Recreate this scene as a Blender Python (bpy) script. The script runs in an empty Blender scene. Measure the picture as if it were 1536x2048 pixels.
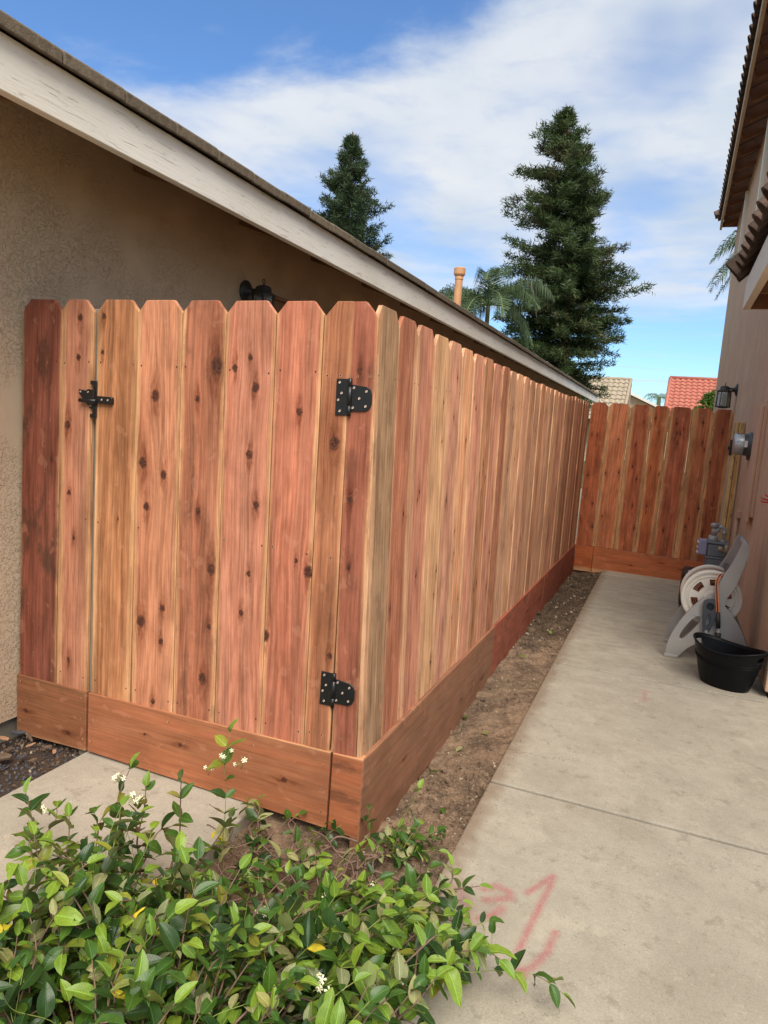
import bpy, bmesh, math, random
import numpy as np
from mathutils import Vector, Matrix, Euler
from mathutils.geometry import tessellate_polygon
random.seed(7); RNG = np.random.default_rng(11)
PI = math.pi
SC = bpy.context.scene
COL = SC.collection

# ---------------------------------------------------------------- camera
cam_d = bpy.data.cameras.new('camera'); cam = bpy.data.objects.new('camera', cam_d); COL.objects.link(cam)
R_ = Vector((0.9235598, 0.37648415, 0.07278035)); U_ = Vector((-0.11554611, 0.09225718, 0.98900845)); F_ = Vector((-0.36563149, 0.92181793, -0.12870631))
cm = Matrix.Identity(4)
for i in range(3):
    cm[i][0] = R_[i]; cm[i][1] = U_[i]; cm[i][2] = -F_[i]
cm.translation = Vector((0.85648, -2.13265, 1.4553))
cam.matrix_world = cm
cam_d.sensor_fit = 'HORIZONTAL'; cam_d.sensor_width = 36.0; cam_d.lens = 36.0 * 1405.26 / 1536.0
cam_d.clip_start = 0.05; cam_d.clip_end = 3000
SC.camera = cam
SC.render.resolution_x = 768; SC.render.resolution_y = 1024

# ---------------------------------------------------------------- light
SUN_DIR = Vector((0.36, -0.66, 1.05)).normalized()          # towards the sun
sd = bpy.data.lights.new('sun', 'SUN'); sd.energy = 3.0; sd.angle = math.radians(44); sd.color = (1.0, 0.93, 0.82)
sun = bpy.data.objects.new('sun', sd); COL.objects.link(sun)
sun.rotation_euler = SUN_DIR.to_track_quat('Z', 'Y').to_euler()
SC.view_settings.view_transform = 'Standard'; SC.view_settings.look = 'None'
SC.view_settings.gamma = 1.0; SC.view_settings.use_curve_mapping = False
SC.view_settings.exposure = 0.74
SC.cycles.max_bounces = 6; SC.cycles.transparent_max_bounces = 12

# ---------------------------------------------------------------- node helper
class NT:
    def __init__(s, tree):
        s.t = tree; s.n = tree.nodes; s.l = tree.links
    def new(s, typ, **kw):
        nd = s.n.new(typ)
        for k, v in kw.items(): setattr(nd, k, v)
        return nd
    def put(s, sock, v):
        if isinstance(v, bpy.types.NodeSocket): s.l.new(v, sock)
        elif v is not None: sock.default_value = v
    def m(s, op, a, b=None, c=None, clamp=False):
        nd = s.new('ShaderNodeMath', operation=op, use_clamp=clamp)
        s.put(nd.inputs[0], a)
        if b is not None: s.put(nd.inputs[1], b)
        if c is not None: s.put(nd.inputs[2], c)
        return nd.outputs[0]
    def vm(s, op, a, b=None):
        nd = s.new('ShaderNodeVectorMath', operation=op); s.put(nd.inputs[0], a)
        if b is not None: s.put(nd.inputs[1], b)
        return nd.outputs[0]
    def scl(s, a, f):
        nd = s.new('ShaderNodeVectorMath', operation='SCALE'); s.put(nd.inputs[0], a); s.put(nd.inputs['Scale'], f); return nd.outputs[0]
    def noise(s, v, scale=5, detail=3, rough=.5, dist=0, lac=2.0, color=False):
        nd = s.new('ShaderNodeTexNoise'); s.put(nd.inputs['Vector'], v); s.put(nd.inputs['Scale'], scale)
        nd.inputs['Detail'].default_value = detail; nd.inputs['Roughness'].default_value = rough
        nd.inputs['Distortion'].default_value = dist; nd.inputs['Lacunarity'].default_value = lac
        return nd.outputs[1] if color else nd.outputs[0]
    def vor(s, v, scale=5, feature='F1', rnd=1.0, out=0):
        nd = s.new('ShaderNodeTexVoronoi', feature=feature); s.put(nd.inputs['Vector'], v); s.put(nd.inputs['Scale'], scale)
        nd.inputs['Randomness'].default_value = rnd
        return nd.outputs[out]
    def ss(s, x, a, b, lo=0.0, hi=1.0):
        nd = s.new('ShaderNodeMapRange', interpolation_type='SMOOTHSTEP'); s.put(nd.inputs[0], x)
        s.put(nd.inputs[1], a); s.put(nd.inputs[2], b); s.put(nd.inputs[3], lo); s.put(nd.inputs[4], hi)
        return nd.outputs[0]
    def lin(s, x, a, b, lo=0.0, hi=1.0):
        nd = s.new('ShaderNodeMapRange'); s.put(nd.inputs[0], x)
        s.put(nd.inputs[1], a); s.put(nd.inputs[2], b); s.put(nd.inputs[3], lo); s.put(nd.inputs[4], hi)
        return nd.outputs[0]
    def mix(s, f, a, b, mode='MIX'):
        nd = s.new('ShaderNodeMix', data_type='RGBA', blend_type=mode)
        s.put(nd.inputs[0], f)
        for sk, v in ((nd.inputs[6], a), (nd.inputs[7], b)):
            if isinstance(v, tuple) and len(v) == 3: v = (*v, 1)
            s.put(sk, v)
        return nd.outputs[2]
    def sep(s, v):
        nd = s.new('ShaderNodeSeparateXYZ'); s.put(nd.inputs[0], v); return nd.outputs
    def comb(s, x, y, z):
        nd = s.new('ShaderNodeCombineXYZ'); s.put(nd.inputs[0], x); s.put(nd.inputs[1], y); s.put(nd.inputs[2], z); return nd.outputs[0]
    def bump(s, h, dist=.01, strength=1.0, nrm=None):
        nd = s.new('ShaderNodeBump'); s.put(nd.inputs['Height'], h); nd.inputs['Distance'].default_value = dist
        s.put(nd.inputs['Strength'], strength)
        if nrm is not None: s.put(nd.inputs['Normal'], nrm)
        return nd.outputs[0]

def lin1(c):
    c /= 255.0
    return c / 12.92 if c <= .04045 else ((c + .055) / 1.055) ** 2.4
def rgb(r, g, b): return (lin1(r), lin1(g), lin1(b))

def material(name):
    m = bpy.data.materials.new(name); m.use_nodes = True
    nt = NT(m.node_tree); b = m.node_tree.nodes['Principled BSDF']
    return m, nt, b
def setcol(nt, b, v):
    if isinstance(v, tuple): v = (*v, 1) if len(v) == 3 else v
    nt.put(b.inputs['Base Color'], v)

# ---------------------------------------------------------------- world
w = bpy.data.worlds.new('World'); SC.world = w; w.use_nodes = True
wt = NT(w.node_tree); bg = w.node_tree.nodes['Background']
sky = wt.new('ShaderNodeTexSky', sky_type='NISHITA', sun_disc=False)
sky.sun_elevation = math.asin(SUN_DIR.z); sky.sun_rotation = math.atan2(SUN_DIR.x, SUN_DIR.y)
sky.air_density = 1.0; sky.dust_density = 0.3; sky.ozone_density = 2.5
tc = wt.new('ShaderNodeTexCoord'); dx, dy, dz = wt.sep(tc.outputs['Generated'])
dzc = wt.m('MAXIMUM', dz, .03)
px = wt.m('DIVIDE', dx, dzc); py = wt.m('DIVIDE', dy, dzc)
P = wt.comb(px, py, 0.0)
rr = wt.m('SQRT', wt.m('ADD', wt.m('MULTIPLY', px, px), wt.m('MULTIPLY', py, py)))
band = wt.m('ADD', rr, wt.m('MULTIPLY', px, .5))
n1 = wt.noise(wt.comb(wt.m('MULTIPLY', px, .8), py, 3.1), 1.9, 8, .58, .15)
n2 = wt.noise(wt.comb(px, wt.m('MULTIPLY', py, .7), 9.0), 1.0, 4, .5, .1)
n3 = wt.noise(wt.comb(wt.m('MULTIPLY', px, .35), wt.m('MULTIPLY', py, .9), 5.0), 1.1, 4, .6)
e = wt.m('ADD', band, wt.m('MULTIPLY', wt.m('SUBTRACT', n1, .5), .8))
edge = wt.m('MAXIMUM', wt.ss(e, 1.50, 1.78), wt.ss(py, 1.15, .45))
holes = wt.ss(n2, .36, .52, .45, 1.0)
far = wt.ss(wt.m('ADD', rr, wt.m('MULTIPLY', wt.m('SUBTRACT', n3, .5), 6.5)), 3.4, 7.8, 1.0, 0.0)
wisp = wt.ss(n3, .52, .70, 0.0, .55)
dens = wt.m('MULTIPLY', edge, wt.m('MAXIMUM', wt.m('MULTIPLY', holes, far), wisp))
shade = wt.ss(wt.noise(wt.comb(px, wt.m('MULTIPLY', py, .6), 2.0), 1.3, 4, .5, .1), .3, .7)
cloud = wt.mix(shade, (3.6, 4.2, 4.9), (5.1, 5.25, 5.45))
skyc = wt.mix(1.0, sky.outputs[0], (.72, .95, 1.18), 'MULTIPLY')
final = wt.mix(wt.m('MULTIPLY', wt.m('MULTIPLY', dens, wt.ss(wt.noise(wt.comb(px, py, 7.0), 5.0, 7, .62, .3), .25, .55, .80, 1.0)), .95), skyc, cloud)
wt.put(bg.inputs['Color'], final); bg.inputs['Strength'].default_value = 0.1

# ---------------------------------------------------------------- mesh builder
class MB:
    def __init__(s): s.v = []; s.f = []; s.mi = []; s.sm = []
    def add(s, vs, fs, mi=0, sm=False):
        o = len(s.v); s.v.extend([tuple(v) for v in vs])
        for f in fs: s.f.append(tuple(i + o for i in f)); s.mi.append(mi); s.sm.append(sm)
        return s
    def box(s, x0, x1, y0, y1, z0, z1, mi=0, M=None):
        vs = [Vector((x, y, z)) for z in (z0, z1) for y in (y0, y1) for x in (x0, x1)]
        if M is not None: vs = [M @ v for v in vs]
        return s.add(vs, [(0, 2, 3, 1), (4, 5, 7, 6), (0, 1, 5, 4), (2, 6, 7, 3), (0, 4, 6, 2), (1, 3, 7, 5)], mi)
    def prism(s, poly, d0, d1, axis='y', holes=(), mi=0, sm=False):
        """poly of (a,b); axis y -> (a,d,b); axis x -> (d,a,b); axis z -> (a,b,d)"""
        def P(a, b, d): return (a, d, b) if axis == 'y' else ((d, a, b) if axis == 'x' else (a, b, d))
        loops = [list(poly)] + [list(h) for h in holes]
        flat = [p for lp in loops for p in lp]; n = len(flat)
        tris = tessellate_polygon([[Vector((a, b, 0)) for a, b in lp] for lp in loops])
        vs = [P(a, b, d0) for a, b in flat] + [P(a, b, d1) for a, b in flat]
        def area(t): 
            (x1, y1), (x2, y2), (x3, y3) = (flat[i] for i in t); return (x2 - x1) * (y3 - y1) - (x3 - x1) * (y2 - y1)
        fs = []
        for t in tris:
            t = tuple(t) if area(t) > 0 else tuple(reversed(t))
            fs.append(t); fs.append(tuple(i + n for i in reversed(t)))
        k = 0
        for li, lp in enumerate(loops):
            m = len(lp)
            A = sum(lp[i][0] * lp[(i + 1) % m][1] - lp[(i + 1) % m][0] * lp[i][1] for i in range(m))
            for i in range(m):
                a, b = k + i, k + (i + 1) % m
                q = (a, b, b + n, a + n)
                if (A > 0) != (li == 0): q = tuple(reversed(q))
                fs.append(tuple(reversed(q)))
            k += m
        return s.add(vs, fs, mi, sm)
    def tube(s, pts, r, n=8, mi=0, cap=True, sm=True, stripes=None):
        pts = [Vector(p) for p in pts]; m = len(pts)
        rs = r if hasattr(r, '__len__') else [r] * m
        up = None; vs = []
        for i, p in enumerate(pts):
            t = (pts[min(i + 1, m - 1)] - pts[max(i - 1, 0)])
            if t.length < 1e-9: t = Vector((0, 0, 1))
            t.normalize()
            if up is None: up = t.orthogonal().normalized()
            up = (up - t * up.dot(t))
            if up.length < 1e-6: up = t.orthogonal()
            up.normalize(); sd_ = t.cross(up)
            for k in range(n):
                a = 2 * PI * k / n; vs.append(p + (up * math.cos(a) + sd_ * math.sin(a)) * rs[i])
        o = len(s.v); s.v.extend([tuple(v) for v in vs])
        for i in range(m - 1):
            for k in range(n):
                k2 = (k + 1) % n
                s.f.append((o + i * n + k, o + i * n + k2, o + (i + 1) * n + k2, o + (i + 1) * n + k))
                s.mi.append(stripes[k % len(stripes)] if stripes else mi); s.sm.append(sm)
        if cap:
            s.f.append(tuple(o + k for k in reversed(range(n)))); s.mi.append(mi); s.sm.append(False)
            s.f.append(tuple(o + (m - 1) * n + k for k in range(n))); s.mi.append(mi); s.sm.append(False)
        return s
    def lathe(s, prof, n=24, c=(0, 0, 0), axis='z', mi=0, sm=True, sx=1, sy=1, close=False):
        vs = []
        for r, z in prof:
            for k in range(n):
                a = 2 * PI * k / n; x, y = r * math.cos(a) * sx, r * math.sin(a) * sy
                p = (x, y, z) if axis == 'z' else ((z, x, y) if axis == 'x' else (y, z, x))
                vs.append((p[0] + c[0], p[1] + c[1], p[2] + c[2]))
        m = len(prof); fs = []
        for i in range(m if close else m - 1):
            i2 = (i + 1) % m
            for k in range(n):
                k2 = (k + 1) % n; fs.append((i * n + k, i * n + k2, i2 * n + k2, i2 * n + k))
        s.add(vs, fs, mi, sm)
        if not close:
            if prof[0][0] > 1e-6: s.add(vs[:n], [tuple(reversed(range(n)))], mi)
            if prof[-1][0] > 1e-6: s.add(vs[-n:], [tuple(range(n))], mi)
        return s
    def mesh(s, name, mats, bevel=0.0, seg=1, org=None):
        me = bpy.data.meshes.new(name)
        vs = s.v if org is None else [(v[0] - org[0], v[1] - org[1], v[2] - org[2]) for v in s.v]
        me.from_pydata(vs, [], s.f)
        if not isinstance(mats, (list, tuple)): mats = [mats]
        for m in mats: me.materials.append(m)
        me.polygons.foreach_set('material_index', s.mi); me.polygons.foreach_set('use_smooth', s.sm)
        if bevel > 0:
            bm = bmesh.new(); bm.from_mesh(me)
            bmesh.ops.remove_doubles(bm, verts=bm.verts, dist=1e-5)
            ed = [e for e in bm.edges if len(e.link_faces) == 2 and e.calc_face_angle(0) > .5]
            bmesh.ops.bevel(bm, geom=ed, offset=bevel, segments=seg, profile=.5, affect='EDGES', clamp_overlap=True)
            bm.to_mesh(me); bm.free()
        me.update()
        return me

def loc_of(o): return tuple(o.location) if o is not None else None
def obj(name, mb, mats, parent=None, bevel=0.0, seg=1, world=True, kind=None):
    """mb in world coordinates; a child is stored relative to its thing"""
    org = None; p = parent
    if p is not None and world:
        org = [0, 0, 0]
        while p is not None:
            for i in range(3): org[i] += p.location[i]
            p = p.parent
    me = mb.mesh(name, mats, bevel, seg, org)
    o = bpy.data.objects.new(name, me); COL.objects.link(o)
    if parent is not None: o.parent = parent
    if kind: o['kind'] = kind
    return o
def root(name, loc, label, cat, group=None):
    o = bpy.data.objects.new(name, None); COL.objects.link(o); o.location = loc; o.empty_display_size = .1
    return tag(o, label, cat, group)
def tag(o, label, cat, group=None):
    o['label'] = label; o['category'] = cat
    if group: o['group'] = group
    return o
def struct(name, mb, mats, **k):
    o = obj(name, mb, mats, **k); o['kind'] = 'structure'; return o

# ---------------------------------------------------------------- materials
NK = 8
def wood_material(name, rough_bump=1.0, sawmarks=.5):
    m, nt, b = material(name)
    tcn = nt.new('ShaderNodeTexCoord'); x, y, z = nt.sep(tcn.outputs['Object'])
    def att(nm, vec=False):
        a = nt.new('ShaderNodeAttribute', attribute_type='OBJECT', attribute_name=nm)
        return a.outputs['Vector'] if vec else a.outputs['Fac']
    seed = att('seed'); col = att('wood', True); sap = att('sapwood', True)
    hw = att('half_width'); sl = att('sap_left'); sr = att('sap_right'); stain = att('stain'); gr_ = att('grain')
    so = nt.comb(nt.m('MULTIPLY', seed, 3.7), nt.m('MULTIPLY', seed, 1.3), nt.m('MULTIPLY', seed, 7.9))
    kv = nt.vm('ADD', nt.comb(x, y, z), so)
    xk = nt.m('ADD', x, nt.m('MULTIPLY', nt.m('SUBTRACT', nt.noise(kv, 55, 2, .6), .5), .016)); zk = nt.m('ADD', z, nt.m('MULTIPLY', nt.m('SUBTRACT', nt.noise(nt.vm('ADD', kv, (5.0, 2.0, 1.0)), 55, 2, .6), .5), .020))
    M = 0.0; W = 0.0; H = 0.0
    for i in range(NK):
        kx, kz, kr = nt.sep(att('knot%d' % i, True))
        r = nt.m('MAXIMUM', kr, .0004)
        ddx = nt.m('DIVIDE', nt.m('SUBTRACT', xk, kx), r); ddz = nt.m('DIVIDE', nt.m('SUBTRACT', zk, kz), r)
        d2 = nt.m('MULTIPLY', ddx, ddx)
        e2 = nt.m('MULTIPLY', nt.m('MULTIPLY', ddz, ddz), .62)
        dd = nt.m('ADD', d2, e2)
        Mi = nt.ss(dd, .35, 1.25, 1.0, 0.0)
        q = nt.m('ADD', d2, nt.m('MULTIPLY', nt.m('MULTIPLY', ddz, ddz), .12))
        Wi = nt.m('DIVIDE', nt.m('MULTIPLY', nt.m('SUBTRACT', x, kx), -1.3), nt.m('ADD', q, 1.1))
        hz = nt.m('ADD', nt.m('MULTIPLY', d2, .75), nt.m('MULTIPLY', nt.m('MULTIPLY', ddz, ddz), .045))
        Hi = nt.m('DIVIDE', 1.0, nt.m('ADD', nt.m('MULTIPLY', hz, hz), 1.0))
        Hi = nt.m('MULTIPLY', Hi, nt.m('GREATER_THAN', kr, .001)); Mi = nt.m('MULTIPLY', Mi, nt.m('GREATER_THAN', kr, .001))
        M = nt.m('MAXIMUM', M, Mi) if i else Mi
        W = nt.m('ADD', W, Wi) if i else Wi
        H = nt.m('MAXIMUM', H, Hi) if i else Hi
    low = nt.noise(nt.vm('ADD', nt.comb(nt.m('MULTIPLY', x, 2.0), y, nt.m('MULTIPLY', z, .9)), so), 2.2, 3, .5)
    gx = nt.m('ADD', nt.m('ADD', x, W), nt.m('MULTIPLY', nt.m('SUBTRACT', low, .5), .034))
    G = nt.vm('ADD', nt.comb(gx, y, nt.m('MULTIPLY', z, .022)), so)
    ga = nt.noise(G, 150, 4, .65)
    gb = nt.noise(G, 26, 2, .5)
    ring = nt.noise(nt.vm('ADD', nt.comb(gx, y, nt.m('MULTIPLY', z, .075)), so), 7.0, 1, .4)
    ringw = nt.m('SINE', nt.m('MULTIPLY', ring, 110.0))
    ringw = nt.m('POWER', nt.m('ADD', nt.m('MULTIPLY', ringw, .5), .5), 2.2)
    blotch = nt.noise(nt.vm('ADD', nt.comb(nt.m('MULTIPLY', x, 2.2), y, nt.m('MULTIPLY', z, .8)), so), 5.0, 4, .6)
    val = nt.m('ADD', .51, nt.m('MULTIPLY', nt.ss(ga, .32, .68), .38))
    strk = nt.noise(nt.vm('ADD', nt.comb(gx, y, nt.m('MULTIPLY', z, .035)), nt.scl(so, 1.7)), 42, 5, .7)
    val = nt.m('ADD', val, nt.m('MULTIPLY', nt.ss(gb, .3, .7), .17))
    val = nt.m('ADD', val, nt.m('MULTIPLY', nt.ss(strk, .36, .60), .26))
    val = nt.m('MULTIPLY', val, nt.m('SUBTRACT', 1.06, nt.m('MULTIPLY', ringw, .13)))
    val = nt.m('MULTIPLY', val, nt.lin(blotch, .30, .70, .72, 1.18))
    val = nt.m('ADD', nt.m('MULTIPLY', nt.m('SUBTRACT', val, .95), gr_), .95)
    # sapwood edges
    xe = nt.m('ADD', x, nt.m('MULTIPLY', nt.m('SUBTRACT', nt.noise(nt.vm('ADD', nt.comb(0.0, 0.0, z), so), 2.6, 2, .5), .5), .03))
    lft = nt.m('MULTIPLY', nt.ss(nt.m('SUBTRACT', nt.m('SUBTRACT', sl, hw), xe), -.014, .006), .85)
    rgt = nt.m('MULTIPLY', nt.ss(nt.m('ADD', nt.m('SUBTRACT', sr, hw), xe), -.014, .006), .85)
    sm_ = nt.m('MAXIMUM', lft, rgt)
    hueb = nt.mix(nt.lin(gb, .3, .7, 0, 1), nt.vm('MULTIPLY', col, (1.0, 1.06, 1.08)), nt.vm('MULTIPLY', col, (1.04, .96, .92)))
    base = nt.mix(sm_, hueb, sap)
    base = nt.mix(1.0, base, nt.comb(nt.m('MULTIPLY', val, .88), nt.m('MULTIPLY', nt.m('POWER', val, 1.12), 1.0), nt.m('MULTIPLY', nt.m('POWER', val, 1.2), 1.04)), 'MULTIPLY')
    # weather stains
    st = nt.noise(nt.vm('ADD', nt.comb(nt.m('MULTIPLY', x, 1.6), 0.0, nt.m('MULTIPLY', z, .7)), so), 8.0, 5, .62)
    base = nt.mix(nt.m('MULTIPLY', nt.ss(st, .50, .68), stain), base, (.085, .04, .024))
    scf = nt.ss(nt.noise(nt.vm('ADD', nt.comb(nt.m('MULTIPLY', x, 1.5), 3.0, z), so), 13.0, 3, .5, .4), .63, .67)
    base = nt.mix(nt.m('MULTIPLY', scf, .20), base, (.66, .32, .19))
    pit = nt.noise(nt.vm('ADD', nt.comb(nt.m('MULTIPLY', gx, 1.0), y, nt.m('MULTIPLY', z, .05)), nt.scl(so, 2.3)), 34, 3, .6)
    pm = nt.noise(nt.vm('ADD', nt.comb(nt.m('MULTIPLY', x, 1.5), 1.0, z), nt.scl(so, 1.9)), 3.5, 2, .5)
    base = nt.mix(nt.m('MULTIPLY', nt.m('MULTIPLY', nt.ss(pit, .60, .70), nt.ss(pm, .46, .60)), .55), base, nt.vm('MULTIPLY', base, (.52, .40, .34)))
    # knots
    Hn = nt.m('MULTIPLY', H, nt.lin(nt.noise(nt.vm('ADD', nt.comb(x, y, nt.m('MULTIPLY', z, .3)), so), 90, 3, .6), .3, .7, .25, 1.1))
    base = nt.mix(nt.m('MULTIPLY', Hn, 1.0, clamp=True), base, nt.vm('MULTIPLY', base, (.46, .33, .27)))
    kr_ = nt.lin(nt.noise(nt.vm('ADD', nt.comb(x, y, z), so), 160, 2), .3, .7, .6, 1.3)
    base = nt.mix(nt.m('MULTIPLY', M, .95), base, nt.scl(nt.mix(nt.ss(M, .55, 1.0), (.060, .020, .012), (.13, .045, .025)), kr_))
    base = nt.mix(nt.m('MULTIPLY', nt.ss(M, .93, 1.0), nt.lin(kr_, .6, 1.3, 1.0, .1)), base, (.045, .018, .012))
    sawn = nt.noise(nt.vm('ADD', nt.comb(nt.m('MULTIPLY', x, 9.0), y, nt.m('MULTIPLY', z, 330.0)), so), 1.0, 2, .5)
    base = nt.mix(nt.m('MULTIPLY', nt.ss(sawn, .52, .75), .12 * sawmarks * 2), base, nt.scl(base, .66))
    bnd = nt.m('ABSOLUTE', nt.m('SUBTRACT', nt.m('FRACT', nt.m('ADD', nt.m('ADD', nt.m('MULTIPLY', z, 4.1), nt.m('MULTIPLY', low, 1.6)), nt.m('MULTIPLY', x, .25))), .5))
    base = nt.mix(nt.m('MULTIPLY', nt.m('MULTIPLY', nt.ss(bnd, .022, .004), att('saw_bands')), nt.ss(sawn, .35, .6)), base, rgb(196, 130, 104))
    setcol(nt, b, base)
    b.inputs['Roughness'].default_value = .78; b.inputs['Specular IOR Level'].default_value = .25
    h = nt.m('ADD', nt.m('MULTIPLY', ga, .7), nt.m('MULTIPLY', sawn, sawmarks))
    h = nt.m('SUBTRACT', h, nt.m('MULTIPLY', M, .8))
    nt.put(b.inputs['Normal'], nt.bump(h, .0012 * rough_bump, .55))
    return m

def stucco(name, c1, c2, scale=1.0, strength=1.0, streaks=0.0):
    m, nt, b = material(name)
    tcn = nt.new('ShaderNodeTexCoord'); v = tcn.outputs['Object']
    big = nt.noise(v, .9, 4, .55); mid = nt.noise(v, 7, 4, .6)
    fine = nt.noise(v, 260 * scale, 2, .6)
    x, y, z = nt.sep(v)
    wv = nt.vm('ADD', v, nt.scl(nt.noise(v, 22 * scale, 2, .5, 0, 2.0, True), .03))
    ridge = nt.noise(wv, 62 * scale, 3, .55, .6)
    plate = nt.ss(ridge, .47, .53)
    crack = nt.m('SUBTRACT', 1.0, nt.ss(nt.m('ABSOLUTE', nt.m('SUBTRACT', ridge, .5)), .0, .05))
    area = nt.ss(nt.noise(v, 3.2, 3, .5), .32, .56)
    hgt = nt.m('ADD', nt.m('MULTIPLY', nt.m('MULTIPLY', plate, area), 1.0), nt.m('MULTIPLY', fine, .22))
    hgt = nt.m('ADD', hgt, nt.m('MULTIPLY', mid, .4))
    c = nt.mix(nt.lin(nt.m('ADD', nt.m('MULTIPLY', big, .6), nt.m('MULTIPLY', mid, .4)), .35, .65), c1, c2)
    c = nt.mix(nt.m('MULTIPLY', nt.m('MULTIPLY', crack, area), .10), c, tuple(k * .5 for k in c1))
    if streaks:
        stv = nt.noise(nt.comb(nt.m('MULTIPLY', x, 9.), nt.m('MULTIPLY', y, 9.0), nt.m('MULTIPLY', z, .55)), 1.6, 5, .62)
        c = nt.mix(nt.m('MULTIPLY', nt.ss(stv, .46, .66), streaks), c, tuple(k * .55 for k in c2))
    setcol(nt, b, c); b.inputs['Roughness'].default_value = .92; b.inputs['Specular IOR Level'].default_value = .15
    nt.put(b.inputs['Normal'], nt.bump(hgt, .0048, .85 * strength))
    return m

def simple(name, c, rough=.6, metal=0.0, var=.12, vscale=8, bump=0.0, bscale=80, spec=.5, rnd=0.0, coat=0):
    m, nt, b = material(name)
    tcn = nt.new('ShaderNodeTexCoord'); v = tcn.outputs['Object']
    n = nt.noise(v, vscale, 4, .6)
    f = nt.lin(n, .3, .7, 1 - var, 1 + var)
    if rnd:
        oi = nt.new('ShaderNodeObjectInfo'); f = nt.m('MULTIPLY', f, nt.lin(oi.outputs['Random'], 0, 1, 1 - rnd, 1 + rnd))
    setcol(nt, b, nt.scl(c, f))
    nt.put(b.inputs['Roughness'], nt.lin(nt.noise(v, vscale * 2.3, 3), .3, .7, max(0, rough - .08), min(1, rough + .08)))
    b.inputs['Metallic'].default_value = metal; b.inputs['Specular IOR Level'].default_value = spec
    if coat: b.inputs['Coat Weight'].default_value = coat
    if bump: nt.put(b.inputs['Normal'], nt.bump(nt.noise(v, bscale, 3, .6), bump, .6))
    return m

def concrete_material():
    m, nt, b = material('concrete')
    geo = nt.new('ShaderNodeNewGeometry'); v = geo.outputs['Position']
    oi = nt.new('ShaderNodeObjectInfo'); rnd = oi.outputs['Random']
    x, y, z = nt.sep(v)
    big = nt.noise(v, 1.3, 5, .6, .1); mid = nt.noise(v, 4.5, 7, .72, .1); fin = nt.noise(v, 150, 4, .8)
    c = nt.mix(nt.ss(mid, .25, .75), rgb(162, 153, 136), rgb(184, 175, 156))
    c = nt.mix(nt.m('MULTIPLY', nt.m('FRACT', nt.m('MULTIPLY', rnd, 7.3)), .5), c, rgb(160, 155, 146))
    c = nt.mix(nt.ss(big, .45, .72), c, rgb(160, 151, 134))
    c = nt.mix(nt.m('MULTIPLY', nt.ss(nt.noise(v, 11, 6, .75, .2), .54, .68), .42), c, rgb(122, 112, 94))      # smudges
    c = nt.mix(nt.m('MULTIPLY', nt.ss(nt.noise(v, 4.1, 7, .75, .2), .56, .64), .35), c, rgb(196, 186, 163))  # pale scuffs
    st = nt.noise(nt.comb(nt.m('MULTIPLY', x, 1.3), nt.m('MULTIPLY', y, 4.5), 2.0), 3.0, 5, .6, .5)
    farf = nt.ss(y, .9, 3.5)
    c = nt.mix(nt.m('MULTIPLY', nt.m('MULTIPLY', nt.ss(st, .48, .66), farf), .55), c, rgb(146, 136, 120))
    pits = nt.ss(nt.vor(v, 42, 'F1'), .06, .11, 1.0, 0.0)
    pm = nt.ss(nt.noise(v, 4.0, 3, .5), .50, .60)
    pit = nt.m('MULTIPLY', pits, pm)
    c = nt.mix(nt.m('MULTIPLY', pit, .6), c, rgb(95, 84, 68))
    c = nt.mix(1.0, c, nt.comb(*(nt.lin(fin, .3, .7, .80, 1.18),) * 3), 'MULTIPLY')
    spk = nt.noise(v, 48, 4, .75)
    c = nt.mix(nt.m('MULTIPLY', nt.ss(spk, .56, .70), .35), c, rgb(116, 106, 88)); c = nt.mix(nt.m('MULTIPLY', nt.ss(spk, .42, .30), .35), c, rgb(206, 198, 178))
    c = nt.scl(c, nt.lin(rnd, 0, 1, .86, .98))
    # dirt creeping over the edge by the planting strip
    ed = nt.m('ADD', x, nt.m('MULTIPLY', nt.noise(v, 12, 4, .65), .16))
    onwalk = nt.m('MULTIPLY', nt.ss(ed, .40, .50, 1.0, 0.0), nt.ss(x, .28, .30))
    c = nt.mix(nt.m('MULTIPLY', onwalk, .65), c, rgb(122, 98, 76))
    ck = nt.vor(nt.vm('ADD', v, nt.scl(nt.noise(v, 5, 5, .7, 0, 2.0, True), .35)), .55, 'DISTANCE_TO_EDGE')
    ckm = nt.m('MULTIPLY', nt.ss(ck, .0, .0022, 1.0, 0.0), nt.ss(nt.noise(v, 1.1, 2), .52, .60))
    c = nt.mix(nt.m('MULTIPLY', ckm, .7), c, rgb(84, 74, 60))
    setcol(nt, b, c); b.inputs['Roughness'].default_value = .88; b.inputs['Specular IOR Level'].default_value = .25
    h = nt.m('ADD', nt.m('MULTIPLY', fin, .5), nt.m('MULTIPLY', mid, .5)); h = nt.m('SUBTRACT', h, nt.m('MULTIPLY', pit, 1.2))
    nt.put(b.inputs['Normal'], nt.bump(h, .0022, .7))
    return m

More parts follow.
